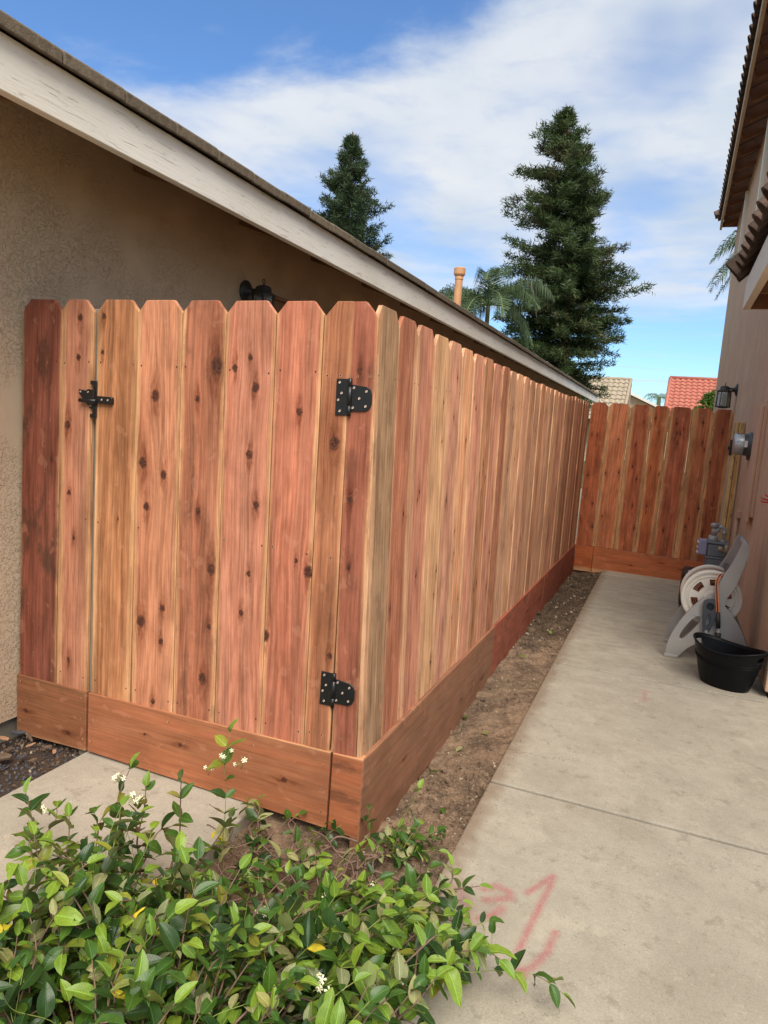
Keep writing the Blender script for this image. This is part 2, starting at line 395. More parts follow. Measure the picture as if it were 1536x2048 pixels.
def soil_material(name, ca, cb, cc, scale=1.0):
    m, nt, b = material(name)
    geo = nt.new('ShaderNodeNewGeometry'); v = geo.outputs['Position']; x, y, z = nt.sep(v)
    a = nt.noise(v, 5.2 * scale, 7, .72, .5); f = nt.noise(v, 60 * scale, 4, .7); g = nt.noise(v, 260, 2, .6)
    c = nt.mix(nt.ss(a, .36, .64), ca, cb); c = nt.mix(nt.m('MULTIPLY', nt.ss(f, .5, .72), .6), c, cc)
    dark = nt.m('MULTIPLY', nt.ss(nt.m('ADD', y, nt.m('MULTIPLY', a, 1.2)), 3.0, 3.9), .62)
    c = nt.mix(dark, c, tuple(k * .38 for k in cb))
    c = nt.mix(1.0, c, nt.comb(*(nt.lin(g, .25, .75, .68, 1.25),) * 3), 'MULTIPLY')
    setcol(nt, b, c); b.inputs['Roughness'].default_value = .95; b.inputs['Specular IOR Level'].default_value = .1
    nt.put(b.inputs['Normal'], nt.bump(nt.m('ADD', f, nt.m('MULTIPLY', g, .5)), .012, .9))
    return m

def leaf_material(name, top, under, rough=.38, vein=1.0):
    m, nt, b = material(name)
    oi = nt.new('ShaderNodeObjectInfo'); geo = nt.new('ShaderNodeNewGeometry')
    uv = nt.new('ShaderNodeUVMap'); u, v_, _ = nt.sep(uv.outputs[0])
    r1 = nt.m('FRACT', nt.m('ADD', oi.outputs['Random'], geo.outputs['Random Per Island']))
    r2 = nt.m('FRACT', nt.m('MULTIPLY', r1, 17.3))
    t2 = tuple(min(1, k * q) for k, q in zip(top, (1.7, 1.4, 1.2)))
    c = nt.mix(nt.ss(r1, .2, 1.0, 0, .75), top, t2)
    c = nt.mix(nt.m('MULTIPLY', nt.ss(r2, .9, .99), .7), c, (.30, .26, .03))
    n = nt.noise(nt.comb(u, v_, r1), 6, 3, .6)
    c = nt.scl(c, nt.lin(n, .3, .7, .82, 1.2))
    au = nt.m('ABSOLUTE', nt.m('SUBTRACT', u, .5))
    mid = nt.ss(au, .012, .045, 1.0, 0.0)
    side = nt.m('SINE', nt.m('MULTIPLY', nt.m('SUBTRACT', v_, nt.m('MULTIPLY', au, .6)), 62.0))
    side = nt.m('MULTIPLY', nt.ss(side, .80, 1.0), .30)
    vv = nt.m('MULTIPLY', nt.m('MAXIMUM', nt.m('MULTIPLY', mid, .7), side), vein)
    c = nt.mix(vv, c, tuple(min(1, k * 2.3 + .03) for k in top))
    un = nt.mix(nt.m('MULTIPLY', mid, .5), under, tuple(min(1, k * 1.4) for k in under))
    un = nt.scl(un, nt.lin(r1, 0, 1, .7, 1.25))
    c = nt.mix(geo.outputs['Backfacing'], c, un)
    setcol(nt, b, c)
    nt.put(b.inputs['Roughness'], nt.lin(geo.outputs['Backfacing'], 0, 1, rough, .75))
    b.inputs['Specular IOR Level'].default_value = .45
    tr = nt.new('ShaderNodeBsdfTranslucent'); nt.put(tr.inputs['Color'], nt.vm('MULTIPLY', c, (1.6, 1.5, .6)))
    mx = nt.new('ShaderNodeMixShader'); mx.inputs[0].default_value = .22
    nt.l.new(b.outputs[0], mx.inputs[1]); nt.l.new(tr.outputs[0], mx.inputs[2])
    nt.l.new(mx.outputs[0], m.node_tree.nodes['Material Output'].inputs['Surface'])
    nt.put(b.inputs['Normal'], nt.bump(nt.m('ADD', nt.m('MULTIPLY', mid, -1.0), nt.m('MULTIPLY', side, -.8)), .0012, .6))
    return m

def foliage_material(name, a, bcol, ccol):
    m, nt, b = material(name)
    geo = nt.new('ShaderNodeNewGeometry'); r = geo.outputs['Random Per Island']
    n = nt.noise(geo.outputs['Position'], .7, 3, .6); n2 = nt.noise(geo.outputs['Position'], 2.6, 2, .5)
    c = nt.mix(nt.ss(r, .1, .9), a, bcol); c = nt.mix(nt.m('MULTIPLY', nt.ss(n, .5, .68), .8), c, ccol)
    c = nt.scl(c, nt.lin(n2, .3, .7, .62, 1.35))
    setcol(nt, b, c); b.inputs['Roughness'].default_value = .6; b.inputs['Specular IOR Level'].default_value = .3
    tr = nt.new('ShaderNodeBsdfTranslucent'); nt.put(tr.inputs['Color'], nt.scl(c, 1.3))
    mx = nt.new('ShaderNodeMixShader'); mx.inputs[0].default_value = .2
    nt.l.new(b.outputs[0], mx.inputs[1]); nt.l.new(tr.outputs[0], mx.inputs[2])
    nt.l.new(mx.outputs[0], m.node_tree.nodes['Material Output'].inputs['Surface'])
    return m

M_WOOD = wood_material('redwood')
M_CONC = concrete_material()
M_STUCL = stucco('tan_stucco', rgb(196, 170, 141), rgb(208, 184, 155))
M_STUCR = stucco('pink_brown_stucco', rgb(204, 170, 142), rgb(214, 182, 154), 1.0, .8, .30)
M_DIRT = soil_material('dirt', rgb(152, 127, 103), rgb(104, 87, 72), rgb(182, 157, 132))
M_MULCH = soil_material('mulch', rgb(92, 76, 64), rgb(66, 60, 58), rgb(116, 100, 88), 2)
M_GROUND = soil_material('earth', rgb(120, 104, 76), rgb(104, 98, 66), rgb(130, 112, 84), .2)
M_BLACK = simple('black_powder_coat', (.012, .012, .012), .38, 0, .15, 20, .0006, 300)
M_SCREW = simple('bright_screw', (.62, .48, .40), .35, .8, .2, 60)
M_NAIL = simple('dark_nail_hole', (.045, .02, .013), .7)
M_NAILB = simple('burred_screw_hole', (.60, .32, .18), .8)
M_GAPGREY = simple('weathered_post', rgb(140, 130, 112), .85, 0, .2, 6, .001, 90)

def paint_white():
    m, nt, b = material('cracked_white_paint')
    tcn = nt.new('ShaderNodeTexCoord'); x, y, z = nt.sep(tcn.outputs['Object'])
    v = nt.comb(x, nt.m('MULTIPLY', y, .07), z)
    g = nt.noise(v, 130, 4, .6, .3); crk = nt.ss(nt.noise(v, 60, 4, .7, .6), .60, .68)
    big = nt.noise(nt.comb(x, nt.m('MULTIPLY', y, .5), z), 2.2, 5, .6)
    c = nt.mix(nt.ss(big, .35, .7), rgb(244, 240, 230), rgb(232, 226, 212))
    c = nt.mix(nt.m('MULTIPLY', crk, .30), c, rgb(150, 135, 112))
    c = nt.mix(nt.m('MULTIPLY', nt.ss(nt.noise(nt.comb(x, nt.m('MULTIPLY', y, .3), z), 30, 4, .7), .66, .72), .35), c, rgb(130, 118, 98))
    setcol(nt, b, c); b.inputs['Roughness'].default_value = .62
    nt.put(b.inputs['Normal'], nt.bump(nt.m('SUBTRACT', g, crk), .0022, .7))
    return m
M_WHITE = paint_white()
M_TILEBR = simple('brown_concrete_tile', rgb(112, 100, 84), .9, 0, .35, 30, .004, 140, .2, .18)
M_SOFFIT = simple('dark_brown_timber', rgb(140, 108, 84), .8, 0, .2, 4, .002, 60, .2)
M_SOFFITR = simple('brown_eave_boards', rgb(138, 102, 80), .8, 0, .2, 4, .002, 60, .2)
M_FASCR = simple('beige_fascia_paint', rgb(190, 168, 140), .65, 0, .1, 4, .001, 60, .3)
M_TRIMW = simple('cream_trim_paint', rgb(226, 220, 204), .6, 0, .06, 4)
M_CLAYDK = simple('dark_brown_barrel_tile', rgb(88, 72, 62), .85, 0, .35, 9, .003, 60, .2, .3)

# ---------------------------------------------------------------- ground
g = MB(); S = 900.0
g.add([(-S, -S, -.16), (S, -S, -.16), (S, S, -.16), (-S, S, -.16)], [(0, 1, 2, 3)])
struct('ground', g, M_GROUND)

def vnoise(x, y, seed=0, octs=4, f0=1.0):
    """cheap value noise for displacing ground sheets"""
    out = np.zeros_like(x); amp = 1.0; tot = 0
    for o in range(octs):
        f = f0 * 2 ** o; X = x * f + 31.7 * o + seed; Y = y * f - 17.3 * o + seed * 2
        xi = np.floor(X); yi = np.floor(Y); fx = X - xi; fy = Y - yi
        fx = fx * fx * (3 - 2 * fx); fy = fy * fy * (3 - 2 * fy)
        def h(a, b): 
            s_ = np.sin(a * 127.1 + b * 311.7) * 43758.5453; return s_ - np.floor(s_)
        v = (h(xi, yi) * (1 - fx) + h(xi + 1, yi) * fx) * (1 - fy) + (h(xi, yi + 1) * (1 - fx) + h(xi + 1, yi + 1) * fx) * fy
        out += v * amp; tot += amp; amp *= .55
    return out / tot
def sheet(name, x0, x1, y0, y1, step, zf, mat, parent=None):
    xs = np.arange(x0, x1 + step * .5, step); ys = np.arange(y0, y1 + step * .5, step)
    X, Y = np.meshgrid(xs, ys); Z = zf(X, Y); nx, ny = len(xs), len(ys)
    V = np.stack([X.ravel(), Y.ravel(), Z.ravel()], 1)
    i = np.arange(nx - 1)[None, :] + nx * np.arange(ny - 1)[:, None]; i = i.ravel()
    Fq = np.stack([i, i + 1, i + nx + 1, i + nx], 1)
    me = bpy.data.meshes.new(name); me.from_pydata(V.tolist(), [], Fq.tolist()); me.materials.append(mat)
    me.polygons.foreach_set('use_smooth', [True] * len(me.polygons))
    o = bpy.data.objects.new(name, me); COL.objects.link(o); o['kind'] = 'structure'
    if parent: o.parent = parent
    return o
def dirt_z(X, Y):
    prof = np.interp(Y, [-1.6, -.1, .4, 1.0, 2.0, 4.0, 6.0, 14], [-.05, -.06, -.085, -.08, -.035, -.055, -.085, -.08])
    t = np.clip(X / .32, 0, 1); z = prof * (1 - t) + (-.022) * t
    z = np.where(X < 0, -.05, z)
    z += (vnoise(X, Y, 3, 5, 9.0) - .5) * .046 + (vnoise(X, Y, 8, 3, 42.0) - .5) * .020
    clod = np.clip((Y - 2.5) / .9, 0, 1) * np.clip((6.0 - Y), 0, 1)
    z += clod * (np.abs(vnoise(X, Y, 5, 3, 22.0) - .5)) * .06
    return np.minimum(z, np.where((X > .26), -.006, .1))
sheet('dirt_strip', -.46, .36, -1.7, 6.4, .010, dirt_z, M_DIRT)
def mulch_z(X, Y): return -.03 + (vnoise(X, Y, 4, 4, 16.0) - .5) * .03 + np.clip((-1.3 - X) / .3, 0, 1) * -.008
MULCH = sheet('mulch_bed', -1.66, -1.22, -1.7, 1.2, .015, mulch_z, M_MULCH)
sheet('side_yard', -1.66, -.0, 1.21, 18.0, .2, lambda X, Y: -.012 + 0 * X, M_CONC)
sheet('side_yard_soil', -1.22, -.0, .06, 1.2, .05, lambda X, Y: -.07 + (vnoise(X, Y, 6, 3, 6.) - .5) * .03, M_DIRT)

# slabs, each its own piece with a worn joint
def slab(x0, x1, y0, y1, parent, z=0.0):
    b = MB(); b.box(x0, x1, y0, y1, z - .10, z)
    return obj('concrete_slab', b, M_CONC, parent, bevel=.006, seg=2)
sw = MB(); sw.box(.335, 1.53, -4.5, 16, -.12, -.012)
SIDEWALK = struct('sidewalk', sw, simple('joint_dirt', rgb(48, 41, 34), .95))
ys = [-3.1, -1.05, .635, 2.352, 3.90, 5.62, 7.3, 9.0]
for a, b_ in zip(ys[:-1], ys[1:]):
    slab(.322, 1.56 if a >= 2.3 else 2.3, a + .009, b_ - .009, SIDEWALK)
gp = MB(); gp.box(-1.23, -.43, -2.6, .9, -.12, -.02)
GPATH = struct('gate_path', gp, bpy.data.materials['joint_dirt'])
slab(-1.247, -.415, -1.13, .055, GPATH); slab(-1.247, -.415, -2.6, -1.136, GPATH); slab(-1.247, -.415, .061, 1.2, GPATH)

# loose stones and bark
def rock(mb, c, s, mi=0):
    a = RNG.random(3) * 6; n = 0
    ico = [(0, 0, 1), (.9, 0, .4), (.28, .85, .4), (-.72, .53, .4), (-.72, -.53, .4), (.28, -.85, .4), (.72, .53, -.4), (-.28, .85, -.4), (-.9, 0, -.4), (-.28, -.85, -.4), (.72, -.53, -.4), (0, 0, -1)]
    fs = [(0, 1, 2), (0, 2, 3), (0, 3, 4), (0, 4, 5), (0, 5, 1), (1, 6, 2), (2, 7, 3), (3, 8, 4), (4, 9, 5), (5, 10, 1), (2, 6, 7), (3, 7, 8), (4, 8, 9), (5, 9, 10), (1, 10, 6), (11, 7, 6), (11, 8, 7), (11, 9, 8), (11, 10, 9), (11, 6, 10)]
    R = Euler(a).to_matrix(); sx = Vector((s * random.uniform(.7, 1.3), s * random.uniform(.6, 1.1), s * random.uniform(.4, .8)))
    vs = []
    for p in ico:
        q = Vector(p) * random.uniform(.78, 1.15); q = Vector((q.x * sx.x, q.y * sx.y, q.z * sx.z)); vs.append(R @ q + Vector(c))
    mb.add(vs, fs, mi)
M_GRAV = [simple('dark_gravel', rgb(78, 76, 80), .8, 0, .4, 40, rnd=0), simple('brown_gravel', rgb(104, 84, 68), .85, 0, .3, 40), simple('pale_gravel', rgb(158, 142, 122), .85, 0, .3, 40), simple('bark_brown', rgb(104, 86, 70), .9, 0, .4, 30), simple('fresh_wood_chip', rgb(176, 132, 98), .85, 0, .25, 60)]
gr = MB()
for i in range(1500):
    x = random.uniform(-1.62, -1.22); y = random.uniform(-1.1, .12)
    if x > -1.235 and y < .06: continue
    z = float(mulch_z(np.array(x), np.array(y)))
    near = (y > -.16)
    rock(gr, (x, y, z + .004), random.uniform(.003, .011), random.choices([0, 1, 2, 3], [2, 2, .6, 2] if near else [7, 1, .5, 1])[0])
o = obj('mulch_gravel', gr, M_GRAV); o['kind'] = 'stuff'; tag(o, 'dark gravel and bark crumbs between the stucco wall and the gate slab', 'gravel')
def chip(c, L, Wd, H, rz, tilt, mat, parent, mi=0):
    b = MB(); n = 6; top = []
    prof = [(-.5, .0), (-.38, -.42), (.1, -.5), (.46, -.3), (.5, .1), (.3, .46), (-.2, .5), (-.44, .3)]
    prof = [(u * L * random.uniform(.85, 1.1), v * Wd * random.uniform(.85, 1.1)) for u, v in prof]
    b.prism(prof, -H / 2, H / 2, axis='z')
    o_ = obj('wood_chip', b, mat, parent, bevel=.0012, world=False)
    pl = parent.location if parent else Vector((0, 0, 0))
    o_.location = Vector(c) - pl; o_.rotation_euler = (tilt, random.uniform(-.25, .25), rz)
    return o_
chips = [((-1.49, -.20, .006), .085, .038, .012, .9, .3, 3), ((-1.60, -.09, .012), .055, .022, .006, .1, .1, 4), ((-1.43, -.15, .0), .045, .03, .010, 1.5, -.3, 0),
         ((-1.53, -.02, .004), .075, .014, .01, -.5, .2, 3), ((-1.56, .0, .012), .09, .013, .01, -.9, .1, 3), ((-1.47, -.07, .006), .045, .010, .006, 1.4, .2, 4),
         ((-1.41, -.04, .0), .04, .02, .008, .4, .2, 3), ((-1.55, -.25, .0), .05, .025, .01, 1.9, .3, 4), ((-1.60, -.02, .01), .06, .02, .01, .6, .2, 0),
         ((-1.36, -.05, -.004), .03, .016, .006, 2.4, .2, 4), ((-1.52, -.13, .0), .04, .02, .01, 2.0, .5, 3), ((-1.45, -.26, -.004), .05, .02, .01, .2, .1, 0),
         ((-1.585, -.16, .0), .06, .03, .012, 2.6, .2, 0), ((-1.38, -.14, -.006), .035, .012, .006, .9, .1, 3), ((-1.50, .02, .0), .05, .012, .008, .0, .4, 3)]
for c, L, Wd, H, rz, tl, mi in chips: chip(c, L, Wd, H, rz, tl, M_GRAV[mi], MULCH)
# clods and pebbles in the dirt strip
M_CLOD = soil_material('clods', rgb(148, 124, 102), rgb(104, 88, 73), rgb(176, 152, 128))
cl = MB()
for i in range(4200):
    y = random.choice([random.uniform(-1.3, 6), random.uniform(2.6, 5.8), random.uniform(-.6, .8)])
    x = random.uniform(-.42, .33) if y < -.02 else random.uniform(.01, .315)
    if y > 5.75: continue
    z = float(dirt_z(np.array(x), np.array(y)))
    big = random.random() < .035 and x < .28
    sgm = random.uniform(.010, .024) if big else random.uniform(.002, .0095)
    if 2.6 < y: sgm *= 1.45
    rock(cl, (x, y, z + sgm * .2), sgm, 1 if (not big and random.random() < .07) else 0)
for i in range(420):
    y = random.uniform(-.9, 5.6); x = .322 + abs(random.gauss(0, .035)); rock(cl, (x, y, .001), random.uniform(.0008, .0032), 0)
for i in range(90):
    rock(cl, (random.uniform(.35, 1.5), random.uniform(-.4, 5.5), .001), random.uniform(.0008, .0026), random.choice([0, 1]))
o = obj('dirt_clods', cl, [M_CLOD, M_GRAV[2]], kind='stuff'); tag(o, 'loose clods and pebbles on the dirt beside the long fence', 'soil')

# ---------------------------------------------------------------- planks
_plank_cache = {}
def plank(name, poly, th, parent, M, wood, sap=None, sl=0.0, sr=0.0, stain=0.0, knots=(), seed=None, mat=None, bev=.0016, y0=0.0, grain=1.0):
    key = (tuple(poly), th, bev, y0, name)
    if key not in _plank_cache:
        mb = MB(); mb.prism(poly, y0, y0 + th, axis='y'); _plank_cache[key] = mb.mesh(name, mat or M_WOOD, bev)
    o = bpy.data.objects.new(name, _plank_cache[key]); COL.objects.link(o)
    if parent is not None:
        M = Matrix.Translation(-parent.matrix_world_loc if False else -Vector(parent.location)) @ M; o.parent = parent
    o.matrix_local = M
    hw = (max(p[0] for p in poly) - min(p[0] for p in poly)) / 2
    o['wood'] = [float(c) for c in wood]; o['sapwood'] = [float(c) for c in (sap or rgb(226, 160, 112))]
    o['half_width'] = hw; o['sap_left'] = float(sl); o['sap_right'] = float(sr); o['stain'] = float(stain); o['grain'] = float(grain); o['saw_bands'] = 0.0
    o['seed'] = float(seed if seed is not None else random.uniform(1, 90))
    for i in range(NK):
        k = knots[i] if i < len(knots) else (9.0, 9.0, .0001)
        o['knot%d' % i] = [float(c) for c in k]
    return o
def dogear(wd, h, cx=.036, cz=.04, z0=0.0, both=(1, 1)):
    a = wd / 2; p = [(-a, z0), (a, z0)]
    p += [(a, h - cz), (a - cx, h)] if both[1] else [(a, h)]
    p += [(-a + cx, h), (-a, h - cz)] if both[0] else [(-a, h)]
    return [(round(u, 4), round(v, 4)) for u, v in p]
def rnd_knots(n, hw, z0, z1, rmin=.004, rmax=.012):
    return [(random.uniform(-hw * .8, hw * .8), random.uniform(z0, z1), random.uniform(rmin, rmax)) for _ in range(n)]
TH = .016

# front panel (left, fixed), gate, right stub
F_LEFT = root('fence_panel', (-1.43, .02, 0), 'short fixed redwood panel, one dark red and one pale board, between stucco wall and gate', 'fence')
GATE = root('garden_gate', (-.66, .02, 0), 'new redwood dog-ear gate with black latch and two black strap hinges', 'gate')
SIDE = root('long_fence', (0, 2.9, 0), 'long redwood dog-ear fence running back beside the dirt strip and concrete walk', 'fence')
B = [(-1.626, -1.409, -1.600, -1.411), (-1.406, -1.243, -1.409, -1.240), (-1.222, -1.014, -1.218, -1.029), (-1.011, -.806, -1.026, -.831), (-.803, -.614, -.828, -.639), (-.611, -.408, -.636, -.440), (-.405, -.233, -.437, -.253), (-.230, -.126, -.250, -.154), (-.121, -.020, -.150, -.062)]
KN = [[(.061, 1.204, .0083)],
      [(.016, 1.764, .0104), (.01, 1.612, .0104), (-.04, 1.346, .0115), (-.028, 1.077, .0094), (-.002, .897, .0063), (-.018, .38, .0083)],
      [(-.07, 1.771, .0094), (-.073, 1.635, .0063), (.02, 1.0, .004)],
      [(-.013, 1.484, .0150), (-.065, 1.231, .0160), (.033, 1.193, .0115), (-.044, 1.065, .0120), (-.059, .612, .0165), (.042, .68, .0120), (.039, .548, .0085), (.007, .299, .0085)],
      [(.059, 1.604, .0210), (-.02, 1.483, .0100), (-.003, 1.073, .0105), (.062, .863, .0165), (.038, .439, .0150), (.061, .644, .0070)],
      [(.002, 1.639, .0085), (.028, 1.535, .0115), (.013, 1.3, .0115), (.046, 1.125, .0125), (.027, .872, .0080), (0., .723, .0080), (-.059, 1.6, .0115)],
      [(.013, 1.462, .0110), (.077, .914, .0165), (.026, .946, .0060), (-.087, .659, .0150)],
      [(.009, 1.367, .0165), (.032, .632, .008)],
      [(-.022, 1.184, .0095), (-.015, .954, .0078), (-.008, 1.613, .0070)]]
FC = [(rgb(150, 82, 62), 0, 0, .75), (rgb(210, 134, 102), .030, .016, .08), (rgb(200, 128, 86), .02, .022, .18), (rgb(212, 136, 100), .01, .012, .10), (rgb(186, 112, 82), .012, .014, .45),
      (rgb(212, 132, 102), .006, .008, .10), (rgb(208, 124, 94), .004, .010, .12), (rgb(182, 112, 78), .0, .0, .32), (rgb(172, 98, 74), 0, 0, .45)]
nails = {0: MB(), 1: MB(), 2: MB()}
def disc_y(mb, x, z, y, r, n=7, mi=0):
    mb.add([(x + r * math.cos(2 * PI * k / n), y, z + r * math.sin(2 * PI * k / n)) for k in range(n)], [tuple(range(n))[::1]], mi)
for i, (bl, br, tl, tr) in enumerate(B):
    cb, ct = (bl + br) / 2, (tl + tr) / 2; wd = ((br - bl) + (tr - tl)) / 2
    H = 1.832; kt = .262 + (bl + 1.626) / 1.606 * .028
    both = (1, 1) if i < 7 else ((1, 0) if i == 7 else (0, 1))
    par = F_LEFT if i < 2 else (GATE if i < 8 else SIDE)
    wc, sl, sr, stn = FC[i]
    if i == 1: wd = .163
    lean = math.atan((ct - cb) / 1.83)
    M = Matrix.Translation((cb, 0, 0)) @ Matrix.Rotation(lean, 4, 'Y')
    cx = .038 if i < 7 else .045
    plank('fence_board', dogear(wd, H, cx, cx + .006, kt - .002, both), TH, par, M, wc, None, sl * .8, sr * .8, stn, [(a_, b2_, c_ * random.uniform(1.05, 1.35)) for a_, b2_, c_ in KN[i]], seed=4.1 + i * 3.3)['saw_bands'] = .0 if i == 0 else 0.0
    for zz in (1.595, .98, kt + .05):
        for sx in (-1, 1):
            xx = cb + (ct - cb) * zz / 1.83 + sx * (wd / 2 - .018 - random.uniform(0, .004))
            if i in (7, 8) and sx == (1 if i == 7 else -1): xx -= sx * .012
            burr = i >= 7 or random.random() < .25
            mb = nails[0 if i < 2 else (1 if i < 8 else 2)]
            if zz == .98 and random.random() < .5: continue
            z1 = zz + random.uniform(-.008, .008)
            if burr: disc_y(mb, xx, z1, -.0006, .0048, 7, 1)
            disc_y(mb, xx, z1 + .0006, -.0012, .0032, 7, 0)
# kick boards: local z runs along the fence
def kick(name, x0, x1, zb0, zb1, zt0, zt1, parent, y=-.005, **k):
    xc = (x0 + x1) / 2; zc = .14
    poly = [(-(zb0 - zc), x0 - xc), (-(zt0 - zc), x0 - xc), (-(zt1 - zc), x1 - xc), (-(zb1 - zc), x1 - xc)]
    poly = [(round(a, 4), round(b, 4)) for a, b in poly]
    M = Matrix.Translation((xc, y, zc)) @ Matrix.Rotation(PI / 2, 4, 'Y')
    return plank(name, poly, .038, parent, M, bev=.003, grain=.6, **k)
KC = rgb(176, 104, 70)
kick('kick_board', -1.628, -1.240, -.004, .008, .262, .268, F_LEFT, wood=rgb(158, 98, 66), stain=.25, knots=[(.031, -.14, .010), (.076, .10, .010)], seed=22)
kick('kick_board', -1.229, -.123, .012, .0, .266, .288, GATE, wood=rgb(176, 106, 72), stain=.10, knots=[(-.014, -.085, .009), (.005, .377, .011), (-.017, -.257, .005)], seed=31)
kick('kick_board', -.115, .003, .0, -.004, .288, .293, SIDE, wood=rgb(184, 106, 70), stain=.55, seed=41)
for k, par in ((0, F_LEFT), (1, GATE), (2, SIDE)):
    if nails[k].v: obj('nail_heads', nails[k], [M_NAIL, M_NAILB], par, kind='stuff')
# extra screw heads on the kick boards
kn = MB()
for x in (-1.60, -1.26, -1.205, -.82, -.44, -.145):
    for z in (.06, .145, .235):
        if random.random() < .8: disc_y(kn, x + random.uniform(-.006, .006), z, -.0062, .0042, 7, 1); disc_y(kn, x, z, -.0067, .0028, 7, 0)
obj('kick_board_screws', kn, [M_NAIL, M_NAILB], GATE, kind='stuff')
# rails and posts behind
RW = rgb(176, 112, 76)
for zz in (.35, .95, 1.60):
    b = MB(); b.box(-1.205, -.165, .019, .055, zz - .045, zz + .045); o = obj('rail', b, M_GAPGREY, GATE)
for par, x0, x1 in ((F_LEFT, -1.618, -1.302),):
    for zz in (.35, 1.6): b = MB(); b.box(x0, x1, .019, .055, zz - .045, zz + .045); obj('rail', b, M_GAPGREY, par)
b = MB(); b.box(-1.30, -1.2125, .018, .10, -.1, 1.80); obj('post', b, M_GAPGREY, F_LEFT, bevel=.003)
b = MB(); b.box(-.16, -.075, .035, .12, -.1, 1.70); obj('post', b, M_GAPGREY, SIDE, bevel=.003)

# long side fence
SIDEPAL = [(rgb(176, 104, 78), .0, .03), (rgb(200, 138, 104), .02, .01), (rgb(218, 154, 112), .04, .03), (rgb(210, 142, 108), .01, .03), (rgb(210, 152, 112), .03, .03), (rgb(196, 128, 98), .01, .02), (rgb(184, 122, 88), .02, .0)]
seq = [None, 0, 5, 2, 3, 2, 3, 6, 5, 0, 1, 2, 3, 6, 1, 6, 3, 1, 2, 5, 3, 2, 6, 0, 3, 5, 6, 0, 1, 6, 0]
ycur = 0.0; nS = 30; pitch = 5.868 / nS
sn = MB()
for i in range(nS):
    y0 = i * pitch; yc = y0 + pitch / 2; wd = pitch - random.uniform(.0015, .004)
    lean = -.062 * (1 - yc / 5.88)
    H = 1.83 - .004 - .035 * min(1, yc / 2.5) * (1 if yc < 4.5 else .6) + random.uniform(-.006, .006)
    if i == 0: wc, sl, sr, stn = rgb(180, 134, 100), .03, .0, .4
    else:
        p = SIDEPAL[seq[i]]; wc = tuple(c * random.uniform(1.08, 1.22) for c in p[0]); sl, sr, stn = p[1], p[2], random.choice([.05, .1, .3])
        if random.random() < .4: sl, sr = sr, sl
    xo = -.0015 * (i % 3)
    M = Matrix.Translation((xo, yc, 0)) @ Matrix.Rotation(math.atan(lean / 1.83), 4, 'Y') @ Matrix.Rotation(PI / 2, 4, 'Z')
    kts = rnd_knots(random.choice([2, 3, 5, 6]) if i else 0, wd / 2, .4, 1.7, .004, .0105)
    kt = .288 - .04 * yc / 5.88
    plank('fence_board', dogear(round(wd, 3), round(H, 3), .034, .044, round(kt - .002, 4)), TH, SIDE, M, wc, rgb(228, 164, 122), sl, sr, stn, kts, seed=60 + i * 2.7)
    for zz in (1.60, kt + .05):
        for s_ in (-1, 1):
            yy = yc + s_ * (wd / 2 - .02); xx = lean * zz / 1.83 + xo + .0012
            sn.add([(xx, yy + .003 * math.cos(a), zz + .003 * math.sin(a)) for a in np.linspace(0, 2 * PI, 7)[:-1]], [tuple(range(6))], 0)
obj('nail_heads', sn, [M_NAIL], SIDE, kind='stuff')
def kickside(y0, y1, wc, seed, stn, knots=(), xo=.0):
    yc = (y0 + y1) / 2; zc = .085
    def top(y): return .292 - .040 * y / 5.88
    poly = [(-(-.14 - zc), y0 - yc), (-(top(y0) - zc), y0 - yc), (-(top(y1) - zc), y1 - yc), (-(-.14 - zc), y1 - yc)]
    poly = [(round(a, 4), round(b, 4)) for a, b in poly]
    # local x -> -z world, local z -> +y world, local y -> -x world
    R = Matrix(((0, -1, 0, 0), (0, 0, 1, 0), (-1, 0, 0, 0), (0, 0, 0, 1)))
    M = Matrix.Translation((.006 + xo, yc, zc)) @ R
    plank('kick_board', poly, .034, SIDE, M, wood=wc, stain=stn, knots=knots, seed=seed, bev=.003, grain=.6)
kickside(-.003, 1.96, rgb(156, 104, 76), 12, .22, [(-.02, -.55, .006), (.03, .3, .006), (.06, .75, .008)])
kickside(1.963, 3.79, rgb(168, 88, 64), 17, .45, [(-.03, .2, .01)], -.002)
kickside(3.793, 5.872, rgb(160, 84, 62), 19, .35, xo=.001)
for zz in (.4, 1.0, 1.58):
    b = MB(); b.box(-.062 * zz / 1.83 - .060, -.062 * zz / 1.83 - .026, .1, 5.8, zz - .045, zz + .045); obj('rail', b, M_GAPGREY, SIDE)

